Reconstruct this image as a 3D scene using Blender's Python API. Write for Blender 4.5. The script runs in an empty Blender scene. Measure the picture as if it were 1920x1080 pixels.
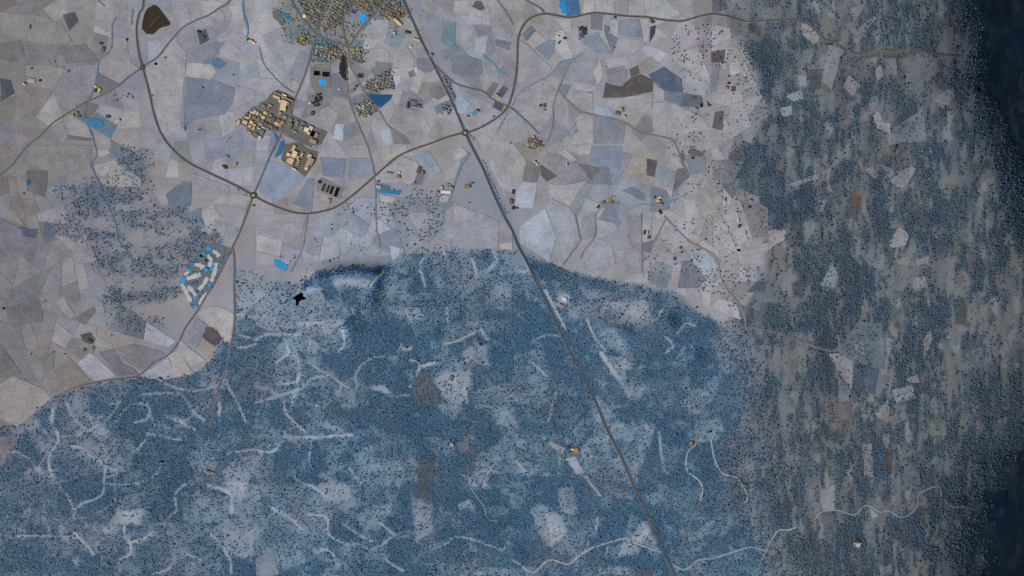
import bpy, bmesh, math, random
import numpy as np
from mathutils import Vector, Matrix
from mathutils.geometry import delaunay_2d_cdt

# ------------------------------------------------------------------ camera, sky, sun, exposure
scene = bpy.context.scene
R = math.radians
M_PER_PX = 2.5                       # one pixel of the 1920-wide photograph is 2.5 m on the ground
CAM_H = 24000.0
SUN_ELEV, SUN_ROT = 38.0, 240.0      # sun low in the west-south-west

cam_data = bpy.data.cameras.new("aerial_camera")
cam = bpy.data.objects.new("aerial_camera", cam_data)
scene.collection.objects.link(cam)
cam.location = (0, 0, CAM_H)
cam.rotation_euler = (0, 0, 0)
cam_data.sensor_width = 36.0
cam_data.lens = 36.0 * CAM_H / (1920 * M_PER_PX)
cam_data.clip_start = 50.0
cam_data.clip_end = 120000.0
scene.camera = cam

world = bpy.data.worlds.new("World")
scene.world = world
world.use_nodes = True
wn = world.node_tree
wn.nodes.clear()
wo = wn.nodes.new("ShaderNodeOutputWorld")
wb = wn.nodes.new("ShaderNodeBackground")
ws = wn.nodes.new("ShaderNodeTexSky")
ws.sky_type = 'NISHITA'
ws.sun_disc = False
ws.sun_elevation = R(SUN_ELEV)
ws.sun_rotation = R(SUN_ROT)
ws.altitude = 400
wb.inputs[1].default_value = 0.05
wn.links.new(ws.outputs[0], wb.inputs[0])
wn.links.new(wb.outputs[0], wo.inputs[0])

sun_data = bpy.data.lights.new("sun", 'SUN')
sun_data.energy = 4.4
sun_data.angle = R(0.5)
sun_data.color = (1.0, 0.965, 0.92)
sun = bpy.data.objects.new("sun", sun_data)
scene.collection.objects.link(sun)
az = R(SUN_ROT)
sdir = Vector((math.sin(az) * math.cos(R(SUN_ELEV)), math.cos(az) * math.cos(R(SUN_ELEV)), math.sin(R(SUN_ELEV))))
sun.rotation_euler = sdir.to_track_quat('Z', 'Y').to_euler()
sun.location = (-4000, -2500, 6000)

scene.view_settings.view_transform = 'Standard'
scene.view_settings.look = 'None'
scene.view_settings.gamma = 1.0
scene.view_settings.exposure = 0.08
scene.view_settings.use_curve_mapping = False

rng = np.random.default_rng(11)
rnd = random.Random(5)
C = scene.collection

# the brightness a flat white sheet has under this sun and sky (measured), so colours can be given as they look in daylight
FLAT = np.array([1.0, 1.0, 1.0])

def lin(c):
    c = np.asarray(c, float) / 255.0
    l = np.where(c <= 0.04045, c / 12.92, ((c + 0.055) / 1.055) ** 2.4)
    return np.clip(l / FLAT, 0, 0.92)

def rgba(c):
    l = lin(c)
    return (float(l[0]), float(l[1]), float(l[2]), 1.0)

# ------------------------------------------------------------------ plan coordinates
def X(px): return (px - 960.0) * M_PER_PX
def Y(py): return (540.0 - py) * M_PER_PX

def crop(n, pts):
    """points read in sixteenth n of the plan at four times its size"""
    ox, oy = 480 * ((n - 1) % 4), 270 * ((n - 1) // 4)
    return [(ox + x / 4.0, oy + y / 4.0) for x, y in pts]

def sub(ox, oy, s, pts):
    return [(ox + x / s, oy + y / s) for x, y in pts]

# raster of the plan (2 px cells) for tree density and soil
GX0, GY0, GS = -240, -150, 2
GW, GH = 1200, 690
gx = GX0 + GS * np.arange(GW)
gy = GY0 + GS * np.arange(GH)

def value_noise(w, h, cell_x, cell_y, seed):
    r = np.random.default_rng(seed)
    nx, ny = int(w / cell_x) + 3, int(h / cell_y) + 3
    g = r.random((ny, nx))
    fx = np.arange(w) / cell_x
    fy = np.arange(h) / cell_y
    ix, iy = fx.astype(int), fy.astype(int)
    tx, ty = fx - ix, fy - iy
    tx = tx * tx * (3 - 2 * tx)
    ty = ty * ty * (3 - 2 * ty)
    a = g[np.ix_(iy, ix)] * (1 - tx) + g[np.ix_(iy, ix + 1)] * tx
    b = g[np.ix_(iy + 1, ix)] * (1 - tx) + g[np.ix_(iy + 1, ix + 1)] * tx
    return a * (1 - ty)[:, None] + b * ty[:, None]

def fbm(w, h, cell, seed, octaves=4, ax=1.0, ay=1.0, gain=0.55):
    out, amp, tot = np.zeros((h, w)), 1.0, 0.0
    for o in range(octaves):
        out += amp * value_noise(w, h, max(1.0, cell * ax), max(1.0, cell * ay), seed * 31 + o)
        tot += amp
        amp *= gain
        cell *= 0.5
    return out / tot

def blur(a, r):
    k = 2 * r + 1
    for ax in (0, 1):
        p = np.pad(a, [(r + 1, r) if i == ax else (0, 0) for i in (0, 1)], mode='edge')
        c = np.cumsum(p, axis=ax)
        a = (np.take(c, range(k, c.shape[ax]), axis=ax) - np.take(c, range(0, c.shape[ax] - k), axis=ax)) / k
    return a

def poly_mask(pts):
    """(slice_y, slice_x, bool array) of the raster cells inside the polygon"""
    xs = [p[0] for p in pts]; ys = [p[1] for p in pts]
    x0 = max(0, int((min(xs) - GX0) / GS)); x1 = min(GW, int((max(xs) - GX0) / GS) + 2)
    y0 = max(0, int((min(ys) - GY0) / GS)); y1 = min(GH, int((max(ys) - GY0) / GS) + 2)
    if x1 <= x0 or y1 <= y0:
        return None
    px = gx[x0:x1][None, :].astype(float); py = gy[y0:y1][:, None].astype(float)
    ins = np.zeros((y1 - y0, x1 - x0), bool)
    n = len(pts)
    for i in range(n):
        (ax_, ay_), (bx, by) = pts[i], pts[(i + 1) % n]
        if ay_ == by:
            continue
        cond = (ay_ > py) != (by > py)
        xi = (bx - ax_) * (py - ay_) / (by - ay_) + ax_
        ins ^= cond & (px < xi)
    return slice(y0, y1), slice(x0, x1), ins

def in_poly(x, y, pts):
    c = False
    n = len(pts)
    for i in range(n):
        (ax_, ay_), (bx, by) = pts[i], pts[(i + 1) % n]
        if (ay_ > y) != (by > y) and x < (bx - ax_) * (y - ay_) / (by - ay_) + ax_:
            c = not c
    return c

def line_dist(pts, pad):
    xs = [p[0] for p in pts]; ys = [p[1] for p in pts]
    x0 = max(0, int((min(xs) - pad - GX0) / GS)); x1 = min(GW, int((max(xs) + pad - GX0) / GS) + 2)
    y0 = max(0, int((min(ys) - pad - GY0) / GS)); y1 = min(GH, int((max(ys) + pad - GY0) / GS) + 2)
    if x1 <= x0 or y1 <= y0:
        return None
    px = gx[x0:x1][None, :].astype(float); py = gy[y0:y1][:, None].astype(float)
    d = np.full((y1 - y0, x1 - x0), 1e9)
    for (ax_, ay_), (bx, by) in zip(pts, pts[1:]):
        vx, vy = bx - ax_, by - ay_
        L = vx * vx + vy * vy + 1e-9
        t = np.clip(((px - ax_) * vx + (py - ay_) * vy) / L, 0, 1)
        d = np.minimum(d, np.hypot(px - ax_ - t * vx, py - ay_ - t * vy))
    return slice(y0, y1), slice(x0, x1), d

def smooth(pts, step=5.0, closed=False):
    """Catmull-Rom through the points, resampled"""
    P = [np.array(p, float) for p in pts]
    if len(P) < 3 and not closed:
        n = max(1, int(np.hypot(*(P[1] - P[0])) / step))
        return [tuple(P[0] + (P[1] - P[0]) * i / n) for i in range(n + 1)]
    out = []
    m = len(P) if closed else len(P) - 1
    for i in range(m):
        if closed:
            p0, p1, p2, p3 = P[i - 1], P[i], P[(i + 1) % len(P)], P[(i + 2) % len(P)]
        else:
            p1, p2 = P[i], P[i + 1]
            p0 = P[i - 1] if i else 2 * p1 - p2
            p3 = P[i + 2] if i + 2 < len(P) else 2 * p2 - p1
        n = max(1, int(np.hypot(*(p2 - p1)) / step))
        for k in range(n):
            t = k / n
            out.append(tuple(0.5 * ((2 * p1) + (-p0 + p2) * t + (2 * p0 - 5 * p1 + 4 * p2 - p3) * t * t + (-p0 + 3 * p1 - 3 * p2 + p3) * t ** 3)))
    if not closed:
        out.append(tuple(P[-1]))
    return out

# ------------------------------------------------------------------ plan data
ROADS = [  # name, label, width m, kind, points
 ("ring_road", "two lane bypass curving between the three roundabouts", 6.3, "ring", [(271,-150),(269,0),(261,25),(256,50),(257.5,82),(262,108),(266,122)]),
 ("ring_road", "bypass between the top left roundabout and the lower left roundabout", 6.3, "ring", [(268.5,130),(271,140),(279,170),(285,198),(292,225),(302,250),(315,270),(332,288),(357,307),(400,328),(440,347),(462,359),(471,364)]),
 ("ring_road", "bypass sweeping up from the lower left roundabout to the centre one", 6.3, "ring", [(479,369),(500,380),(530,392),(555,399),(580,400),(605,396),(630,388),(655,371),(680,350),(705,328),(730,306),(750,291),(775,280),(810,268),(842,256),(867,250)]),
 ("ring_road", "bypass bending from the centre roundabout to the wooded hills", 6.3, "ring", [(877,248),(890,244),(905,237),(930,222),(947,207),(957,187),(966,150),(970,112),(970.5,80),(975,60),(985,42),(1000,31),(1020,26),(1035,27.5),(1060,32),(1075,32),(1095,27.5),(1115,24),(1140,26),(1175,30),(1210,32),(1235,36),(1260,39),(1282,39),(1305,32),(1335,26),(1348,27),(1370,31),(1385,37),(1405,40),(1440,38),(1465,37.5),(1490,37),(1507,40),(1522,50),(1535,62),(1547,74),(1562,77),(1575,87),(1590,96),(1615,101),(1635,99),(1655,92),(1680,97),(1710,93),(1735,96),(1762,101),(1800,104)]),
 ("highway", "straight dark highway from the town to the centre roundabout", 7.0, "high", [(690,-150),(756,0),(775,42),(792,80),(810,115),(830,155),(850,197),(870,244)]),
 ("highway", "straight dark highway cutting through the blue forest", 7.8, "high", [(874.5,253),(882,270),(905,315),(925,362),(945,405),(960,432),(972,462),(990,495),(1010,538),(1035,587),(1055,632),(1075,672),(1100,720),(1120,762),(1140,809),(1165,857),(1190,915),(1210,957),(1230,1000),(1247,1037),(1265,1078),(1310,1180)]),
 ("road", "country road leaving the top left roundabout to the lower left", 5.8, "minor", [(263,129),(240,145),(220,162),(190,179),(160,192),(140,205),(120,217),(100,230),(85,244),(70,260),(55,270),(37,290),(20,312),(0,328),(-60,380)]),
 ("road", "country road leaving the top left roundabout towards the top edge", 5.2, "minor", [(271,122.5),(295,107),(315,82),(330,65),(345,50),(370,37),(390,29),(410,16),(430,2),(470,-60)]),
 ("road", "road from the town junction past the factory estate", 5.2, "minor", [(594,66),(587,85),(580,112),(570,145),(557,175),(547,200),(541,217),(530,245),(515,275),(505,295),(490,332),(477,361)]),
 ("road", "road from the lower left roundabout along the golf course", 5.2, "minor", [(473,371),(460,407),(447,440),(436,462),(425,485),(410,515),(396,540),(385,557),(367,587),(347,615),(337,637),(325,655),(310,669),(290,679),(272,695),(255,706),(225,710),(195,714),(170,719),(145,725),(125,734)]),
 ("road", "narrow road running straight down into the forest", 4.5, "minor", [(436,462),(439,490),(438.7,540),(439.5,577),(439,610),(432,650),(427,680),(420,702),(410,725),(402,760),(395,800)]),
 ("road", "lane from the town past the blue field", 3.6, "lane", [(652,87),(655,120),(665,140),(677,162),(692,185),(710,207),(727,235),(745,252),(762,270)]),
 ("road", "lane running down from the black wood across the bypass", 3.2, "lane", [(650,112),(652,175),(660,205),(672,235),(687,270),(697,302),(702,327),(704,350),(704,377),(706,430),(711,450),(711,465)]),
 ("street", "main street slanting through the town from the top edge", 5.8, "minor", [(538,-30),(546,0),(562,27),(594,66)]),
 ("street", "street from the town centre to the junction", 4.4, "minor", [(628,-20),(617,2),(605,20),(600,40),(594,66)]),
 ("street", "avenue on the town's right side below the blue pitch", 4.4, "minor", [(725,-10),(715,10),(702,27),(680,50),(665,70),(655,87)]),
 ("street", "tree lined street between the two town junctions", 4.4, "minor", [(594,66),(620,77),(652,87)]),
 ("street", "narrow street down the middle of the town", 4.4, "minor", [(668,-10),(655,22),(642,32),(644,62),(652,87)]),
 ("street", "short street crossing the upper town", 4.5, "minor", [(684,-10),(695,10),(702,27)]),
 ("street", "curved side street in the upper town", 4.0, "minor", [(578,-10),(580,15),(586,38),(572,40)]),
 ("road", "side road from the highway to the farm with greenhouses", 4.4, "minor", [(815,122),(835,142),(855,157),(880,165),(905,172),(930,190),(960,204),(985,225),(1010,250)]),
 ("road", "winding lane between grey fields on the upper right", 3.2, "lane", [(1070,117),(1060,137),(1045,170),(1037,200),(1037,225),(1032,250),(1025,266)]),
 ("road", "long lane across the upper right fields", 3.2, "lane", [(1047,170),(1062,187),(1090,209),(1122,217),(1145,222),(1172,231),(1197,247),(1225,254),(1250,259),(1262,265),(1272,285),(1277,300),(1285,317),(1292,330)]),
 ("road", "lane joining the bypass at its top bend", 4.4, "minor", [(970,-20),(987,0),(1015,17),(1019,25)]),
 ("road", "lane from the top edge into the bypass bend", 3.2, "lane", [(920,-20),(932,0),(950,25),(962,48)]),
 ("road", "lane in the fields right of the highway", 2.8, "lane", [(1077,400),(1087,445),(1085,455),(1055,497)]),
 ("road", "zigzag lane beside the forest edge", 2.8, "lane", [(1150,370),(1118,400),(1116,440),(1095,470),(1088,485)]),
 ("road", "straight field lane in the right hand fields", 2.8, "lane", [(1202,400),(1203,455),(1204,510)]),
 ("road", "field lane running down to the right hand meadows", 2.8, "lane", [(1247,412),(1230,445),(1220,465)]),
 ("road", "farm lane along the right hand pasture", 3.2, "lane", [(1245,405),(1290,450),(1340,480),(1352,520),(1365,545),(1392,580),(1400,620)]),
 ("road", "dark forest lane climbing from the lower right track", 3.5, "minor", [(1312,938),(1307,957),(1292,985),(1275,1035)]),
 ("road", "dark lane through the eastern woods", 4.0, "minor", [(1405,612),(1440,620),(1475,630),(1552,657),(1575,650),(1592,632),(1610,605),(1625,590)]),
 ("road", "straight track across the fields left of the factory", 2.8, "lane", [(577,400),(572,440),(565,470),(550,500),(545,510)]),
 ("road", "estate street between the upper and lower warehouse rows", 4.4, "minor", sub(430,160,9.6,[(440,395),(520,400),(700,470),(860,545),(1040,625)])),
 ("road", "estate street along the outer warehouse row", 4.4, "minor", sub(430,160,9.6,[(215,620),(330,490),(440,395)])),
 ("road", "estate street through the middle of the factory estate", 4.4, "minor", sub(430,160,9.6,[(385,520),(560,590),(700,660),(900,760),(1000,840),(1250,1000),(1480,1110)])),
 ("road", "estate street along the lower warehouse row", 4.4, "minor", sub(430,160,9.6,[(215,690),(330,750),(480,840),(600,900)])),
 ("road", "estate street beside the white factory", 4.4, "minor", sub(430,160,9.6,[(1040,640),(1000,740),(960,840)])),
 ("road", "estate street along the upper edge of the right factories", 4.4, "minor", sub(430,160,9.6,[(1120,545),(1300,640),(1520,760),(1740,850)])),
]
ROUNDABOUTS = [((267,126),3.0,"small roundabout at the top left crossroads"),((475,366.3),4.8,"ring shaped roundabout at the lower left bypass junction"),((872,249),4.6,"ring shaped roundabout where the bypass meets the highway")]

STREAMS = [  # width px at both ends, points, colour
 (4,2,[(455,-20),(457,22),(463,45),(465,60),(462,70)],(62,120,160)),
 (2.2,1.8,[(217,32),(210,50),(210,82),(202,100),(187,115),(182,145),(172,175),(162,197),(160,225),(172,250),(177,270),(182,290),(172,307),(180,332),(190,352),(190,362),(200,382),(207,395),(217,420),(222,450),(245,480),(248,500)],(72,105,135)),
 (1.5,2.5,[(180,-20),(184,0),(197,12)],(70,120,150)),
 (5,3,[(249,18),(247,30),(246,47)],(80,120,145)),
 (1.5,2.0,[(160,120),(172,118),(185,115)],(70,110,135)),
 (1.5,2.5,[(485,87),(495,120),(512,142),(530,160),(552,175)],(80,115,140)),
 (4,5,[(905,105),(922,117),(937,135),(952,142)],(92,135,165)),
 (2.5,5,[(952,206),(962,195),(968,182),(985,165),(1010,152),(1032,140),(1052,117),(1075,112),(1090,100)],(105,130,150)),
 (2,2,[(950,215),(940,232),(932,245)],(75,120,160)),
 (2,2.5,[(1082,227),(1075,238),(1066,247),(1065,255)],(90,140,170)),
 (6,3,[(880,287),(865,310),(857,330),(850,350)],(92,122,150)),
 (3,2,[(850,350),(845,370),(833,390),(830,420),(812,445),(790,462)],(105,125,148)),
 (2,4,[(1287,337),(1272,352),(1262,372),(1247,387)],(95,125,150)),
 (3,3,[(1177,395),(1195,385),(1215,384),(1228,392)],(105,135,160)),
 (3,3.5,sub(960,810,4,[(1210,1000),(1300,1030),(1400,960),(1480,950),(1600,920),(1720,880),(1800,865),(1900,890),(1920,870)]),(128,148,165)),
 (3,3,sub(1440,810,4,[(0,850),(80,740),(150,735),(220,710)]),(135,145,155)),
 (2.2,2.2,sub(480,810,4,[(1600,400),(1650,480),(1710,560),(1740,650),(1810,670)]),(115,145,165)),
]
TRACKS = [  # pale dirt tracks: width m, points
 (7,sub(960,810,4,[(1380,90),(1320,150),(1305,250),(1330,310),(1400,360),(1430,430),(1410,510)]),"pale dirt track bending down from the clearing with the farm"),
 (6,sub(960,810,4,[(1490,50),(1520,200),(1580,310),(1680,340),(1740,420),(1770,490),(1740,540)]),"pale dirt track winding right of the clearing pond"),
 (6,sub(960,810,4,[(550,330),(600,400),(670,480)]),"short dirt track below the golden forest farm"),
 (6,sub(1440,810,4,[(350,660),(420,590),(540,590),(650,620),(740,550),(840,600),(900,590),(1010,640),(1110,570),(1140,460),(1280,410),(1310,490),(1380,560),(1500,570),(1570,590)]),"long winding dirt track through the lower right woods"),
 (6,sub(960,810,4,[(0,960),(60,990),(160,1050),(280,960),(420,990),(500,930),(600,870),(720,830),(850,800),(950,840),(1050,880),(1120,900)]),"winding dirt track left of the highway at the bottom"),
 (4,sub(480,540,4,[(400,560),(540,650),(700,750)]),"thin straight track through the blue forest"),
]
Pc, Lc, Mc, Gc, Dc, Bc, Wc = (168,161,160), (155,149,152), (142,138,144), (120,126,139), (106,106,113), (98,88,84), (176,178,190)
FIELDS = []
def F(n, c, *pts): FIELDS.append((crop(n, pts), c))
F(1,Pc,(1500,5),(1690,15),(1560,115),(1520,110)); F(1,Lc,(1320,10),(1400,20),(1430,160),(1370,180),(1330,100)); F(1,Lc,(1570,110),(1660,70),(1690,150),(1600,130))
F(1,Pc,(1720,50),(1810,30),(1830,170),(1780,180)); F(1,Mc,(1340,240),(1450,190),(1470,330),(1400,380))
F(1,(152,147,148),(1090,520),(1320,310),(1395,390),(1390,560),(1370,690),(1360,990),(1210,1000),(1150,790))
F(1,Pc,(1410,470),(1600,480),(1620,540),(1580,600),(1390,570)); F(1,(84,112,142),(1590,450),(1630,430),(1700,480),(1650,520),(1585,490)); F(1,Lc,(1680,340),(1730,320),(1890,460),(1870,480),(1630,430))
F(1,(122,122,130),(1420,400),(1550,330),(1690,310),(1600,440),(1540,490)); F(1,(142,136,136),(750,440),(860,380),(960,370),(980,460),(1040,520),(900,625),(740,540))
F(1,(102,98,98),(740,545),(890,630),(850,660),(760,710),(690,640)); F(1,(146,140,138),(840,290),(950,280),(960,370),(850,370)); F(1,(112,104,106),(430,360),(640,330),(740,460),(500,480))
F(1,(128,123,130),(510,490),(735,480),(715,600),(680,740),(590,780),(420,670)); F(1,(138,130,128),(190,490),(330,480),(500,520),(400,670),(220,640)); F(1,(142,136,136),(790,60),(860,90),(830,200),(790,250),(775,130))
F(1,(134,127,121),(0,90),(130,100),(300,120),(470,180),(540,320),(330,340),(170,290),(0,290)); F(1,(116,120,133),(1390,580),(1600,600),(1760,660),(1740,780),(1680,860),(1450,900),(1375,960))
F(1,(148,144,150),(1770,640),(1920,680),(1900,800),(1750,880)); F(1,(146,140,138),(500,980),(660,950),(690,1030),(510,1010)); F(1,(98,94,94),(500,1012),(690,1040),(680,1060),(510,1045)); F(1,Mc,(1060,900),(1150,880),(1250,1080),(1060,1080))
F(1,(86,84,88),(1480,240),(1540,220),(1570,300),(1500,340)); F(1,(108,100,96),(0,330),(150,300),(190,420),(90,470),(0,440)); F(1,(78,80,86),(0,590),(80,600),(110,700),(0,760)); F(1,(82,82,84),(470,110),(560,90),(590,160),(520,230))
F(2,(150,145,150),(870,140),(1000,150),(1000,200),(960,330),(760,290)); F(2,Pc,(820,290),(920,300),(890,360),(800,370)); F(2,Lc,(800,380),(950,360),(1000,400),(990,470),(800,450)); F(2,Lc,(1030,410),(1110,320),(1190,430),(1180,520),(1030,500))
F(2,Wc,(1030,570),(1080,570),(1085,620),(1045,640)); F(2,Lc,(1090,590),(1180,590),(1140,690),(1070,660)); F(2,(112,106,108),(1140,540),(1180,520),(1200,570),(1150,585)); F(2,(118,112,112),(1300,660),(1380,640),(1430,710),(1370,750),(1300,720))
F(2,(134,128,132),(1500,640),(1610,665),(1760,740),(1920,840),(1880,860),(1620,720)); F(2,Pc,(1490,10),(1600,0),(1620,60),(1560,110),(1480,80)); F(2,Bc,(1620,50),(1650,5),(1690,10),(1715,70),(1680,80)); F(2,(152,156,166),(1540,110),(1700,130),(1690,180),(1540,200))
F(2,(108,124,134),(1400,160),(1500,170),(1490,330),(1530,370),(1460,390),(1390,310)); F(2,Lc,(1510,190),(1640,200),(1620,270),(1550,340),(1510,300)); F(2,(160,158,164),(1650,280),(1740,270),(1720,400),(1640,380)); F(2,Dc,(1790,290),(1910,320),(1900,380),(1800,340))
F(2,(116,116,126),(1460,430),(1560,410),(1690,450),(1700,560),(1600,590),(1470,550)); F(2,(112,112,120),(1200,440),(1300,440),(1350,520),(1280,550),(1210,520)); F(2,(98,98,106),(1140,730),(1250,750),(1240,800),(1150,800)); F(2,(150,144,144),(690,470),(680,600),(690,630),(770,600),(720,500))
F(2,(150,144,144),(490,820),(540,800),(620,850),(560,990),(470,930)); F(2,(166,172,186),(600,930),(660,930),(655,1055),(580,1040)); F(2,(118,120,130),(650,960),(760,900),(800,1000),(660,1060)); F(2,(165,168,180),(930,980),(1000,960),(1030,1080),(960,1080))
F(2,(120,114,118),(1000,940),(1130,1030),(1160,1080),(1040,1080)); F(2,Lc,(920,820),(1020,750),(1040,830),(990,930)); F(2,(136,134,144),(330,380),(410,360),(390,470),(330,640),(240,560)); F(2,(158,154,156),(0,440),(30,430),(70,500),(40,510)); F(2,(154,150,154),(130,460),(200,440),(210,520),(170,540))
F(2,(148,144,148),(375,500),(420,500),(400,640),(370,700),(330,680)); F(2,(112,110,118),(560,560),(630,540),(680,620),(680,740),(570,720)); F(2,(122,116,106),(430,480),(492,484),(492,512),(428,508)); F(2,(120,114,104),(500,484),(562,488),(560,514),(498,512)); F(2,(104,100,90),(115,85),(150,80),(215,150),(195,195),(130,130))
F(2,(106,100,98),(1780,615),(1825,630),(1765,722),(1720,690)); F(2,(82,86,98),(1850,640),(1892,665),(1845,735),(1808,708)); F(2,(150,160,178),(1500,730),(1540,720),(1610,780),(1560,850),(1510,850))
F(3,Pc,(540,0),(620,0),(620,93),(530,108)); F(3,Lc,(625,0),(770,0),(770,100),(625,92)); F(3,(146,140,144),(775,0),(870,0),(865,118),(775,105)); F(3,Lc,(875,0),(990,0),(995,122),(870,118)); F(3,(162,155,152),(110,310),(165,225),(215,260),(265,310),(165,360)); F(3,Mc,(215,230),(280,150),(330,160),(270,290))
F(3,(98,106,116),(70,260),(140,190),(180,230),(110,310)); F(3,Gc,(170,360),(270,300),(330,300),(310,400),(270,460)); F(3,(146,142,146),(60,300),(110,330),(300,510),(200,600),(45,620)); F(3,(162,158,160),(330,140),(440,140),(450,240),(400,240)); F(3,(128,135,148),(495,300),(640,240),(740,410),(600,390)); F(3,(106,113,122),(690,230),(790,290),(750,400))
F(3,(158,152,154),(800,290),(965,300),(1010,340),(900,400),(760,410)); F(3,(160,157,162),(740,150),(800,150),(800,270),(770,270)); F(3,(82,104,120),(690,190),(730,200),(730,240),(695,235)); F(3,(160,156,156),(960,140),(1020,145),(1025,300),(990,290)); F(3,(62,64,80),(1035,200),(1080,190),(1070,260),(1030,320)); F(3,(122,128,140),(810,150),(950,140),(980,290),(800,270))
F(3,(116,114,120),(590,110),(680,110),(670,230),(590,220)); F(3,(138,138,146),(430,480),(640,440),(610,640),(380,600)); F(3,(168,160,158),(610,550),(660,450),(690,540),(650,640)); F(3,(128,122,130),(700,520),(840,490),(870,560),(830,650),(720,620)); F(3,(84,75,69),(700,620),(820,650),(880,590),(960,555),(1060,600),(1055,690),(830,730),(680,735)); F(3,(98,88,80),(880,520),(940,490),(960,550),(890,585))
F(3,(142,134,130),(960,550),(940,470),(1040,420),(1110,480),(1020,550)); F(3,(154,149,152),(720,745),(1055,705),(1050,830),(850,860),(730,790)); F(3,(152,146,146),(1060,640),(1140,670),(1140,740),(1060,760)); F(3,(104,112,124),(1140,680),(1280,690),(1270,800),(1140,750)); F(3,(90,92,100),(1280,700),(1420,720),(1440,800),(1270,800)); F(3,(150,152,158),(1300,560),(1400,540),(1480,650),(1440,710),(1300,610))
F(3,(160,155,154),(1210,420),(1400,350),(1500,620),(1480,650),(1350,530),(1220,460)); F(3,(92,83,80),(1490,390),(1600,370),(1590,470),(1500,470)); F(3,(122,120,126),(1500,480),(1560,480),(1530,690),(1480,710)); F(3,(152,146,142),(1640,340),(1690,350),(1750,520),(1740,550)); F(3,(136,130,128),(1610,580),(1720,540),(1760,620),(1610,640)); F(3,(92,85,88),(1520,840),(1590,830),(1580,980),(1500,960))
F(3,(152,148,150),(1060,770),(1200,770),(1430,880),(1480,960),(1210,1030),(1060,1000),(1050,850)); F(3,(124,125,132),(615,870),(760,890),(850,940),(830,1080),(610,1080)); F(3,(154,149,150),(510,850),(605,850),(610,1080),(450,1080)); F(3,(138,133,138),(420,780),(520,850),(460,900),(500,990),(430,1040)); F(3,(110,112,120),(350,630),(440,640),(400,720),(350,690)); F(3,(148,142,144),(450,670),(600,690),(610,830),(530,840),(410,740))
F(3,(162,156,158),(450,610),(640,650),(590,700),(480,670)); F(3,(148,141,144),(40,730),(110,680),(290,640),(340,690),(310,860),(200,990),(20,830)); F(3,(148,160,178),(620,790),(720,800),(760,860),(700,890),(620,860)); F(3,(78,88,106),(1020,560),(1140,500),(1270,590),(1280,690),(1140,680),(1070,620)); F(3,(58,98,136),(340,-40),(490,-40),(512,105),(470,125),(410,122))
F(7,(164,167,178),(80,290),(190,290),(160,480),(20,480),(30,370)); F(7,(116,107,106),(110,120),(215,170),(180,290),(75,275)); F(7,(94,87,87),(215,155),(340,240),(260,285),(215,230)); F(7,(134,128,132),(260,60),(430,120),(340,240),(225,150)); F(7,(104,95,93),(490,145),(670,180),(590,270)); F(7,Pc,(345,60),(400,40),(490,120),(440,130)); F(7,Pc,(500,20),(600,0),(590,80),(490,70))
F(7,(122,130,146),(600,20),(820,20),(810,190),(570,150)); F(7,(88,80,80),(1010,110),(1090,125),(1070,250),(1005,230)); F(7,(124,137,142),(1100,150),(1220,200),(1200,300),(1080,260)); F(7,(90,88,92),(1260,65),(1300,80),(1290,130),(1255,110)); F(7,(96,88,88),(1340,20),(1440,70),(1430,95),(1330,85)); F(7,(120,125,135),(1310,80),(1450,100),(1450,200),(1330,240)); F(7,(100,98,104),(1235,190),(1290,180),(1330,250),(1240,330),(1200,380))
F(7,(106,108,115),(820,350),(900,320),(990,370),(1000,430)); F(7,(160,152,153),(270,300),(400,310),(560,280),(430,460),(290,400)); F(7,(140,141,149),(600,310),(720,300),(720,390),(650,440),(590,400)); F(7,(126,130,138),(430,480),(600,310),(480,560)); F(7,(150,151,159),(250,470),(290,410),(420,470),(480,560),(500,700),(390,820)); F(7,(162,167,178),(60,620),(250,480),(330,700),(280,880),(60,740)); F(7,Lc,(280,890),(490,720),(380,920))
F(7,(136,136,142),(520,560),(620,500),(620,690),(520,730)); F(7,(154,152,158),(630,560),(800,600),(780,640),(640,710)); F(7,(110,124,138),(740,490),(820,600),(790,615),(720,570)); F(7,(136,129,132),(850,520),(970,550),(970,900),(860,700)); F(7,(156,152,156),(980,550),(1050,500),(1040,720),(980,740)); F(7,(104,105,112),(985,742),(1060,720),(1040,820),(980,800)); F(7,(154,148,150),(1050,560),(1140,570),(1080,720),(1052,720))
F(7,(150,149,156),(520,860),(630,710),(740,740),(780,900),(640,1000),(540,970)); F(7,(142,141,148),(790,800),(940,780),(970,940),(870,960)); F(7,(160,158,164),(1160,560),(1400,600),(1300,740),(1180,620)); F(7,(148,153,162),(1340,870),(1400,770),(1510,850),(1550,940),(1470,1010)); F(7,(166,160,160),(1510,600),(1590,570),(1680,780),(1620,830)); F(7,(168,160,158),(1420,700),(1560,820),(1540,860),(1410,760)); F(7,(150,142,142),(1540,860),(1700,790),(1700,1000),(1610,1080))
F(7,(110,110,118),(1270,880),(1340,880),(1460,1010),(1400,1080),(1240,1080)); F(7,(112,122,136),(1090,980),(1180,970),(1150,1080),(1080,1080)); F(7,(158,156,160),(860,980),(1020,960),(1030,1040),(850,1030)); F(7,(152,146,146),(1705,790),(1920,740),(1920,800),(1720,870)); F(7,(118,113,113),(1730,480),(1850,440),(1920,480),(1920,700),(1800,700))
F(6,(150,142,143),(670,10),(840,0),(860,100),(690,100)); F(6,(112,118,135),(480,100),(680,110),(650,250),(500,240)); F(6,(130,135,150),(690,110),(860,110),(880,230),(690,280)); F(6,(164,158,158),(980,90),(1130,10),(1140,40),(990,130)); F(6,(152,147,150),(890,230),(1100,100),(1200,130),(1230,170),(1180,300),(900,280)); F(6,(140,150,160),(1190,50),(1300,60),(1400,220),(1320,250),(1200,100)); F(6,(164,162,166),(1470,50),(1540,20),(1590,70),(1500,130)); F(6,(158,152,153),(1430,200),(1540,100),(1510,240),(1410,280))
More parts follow.
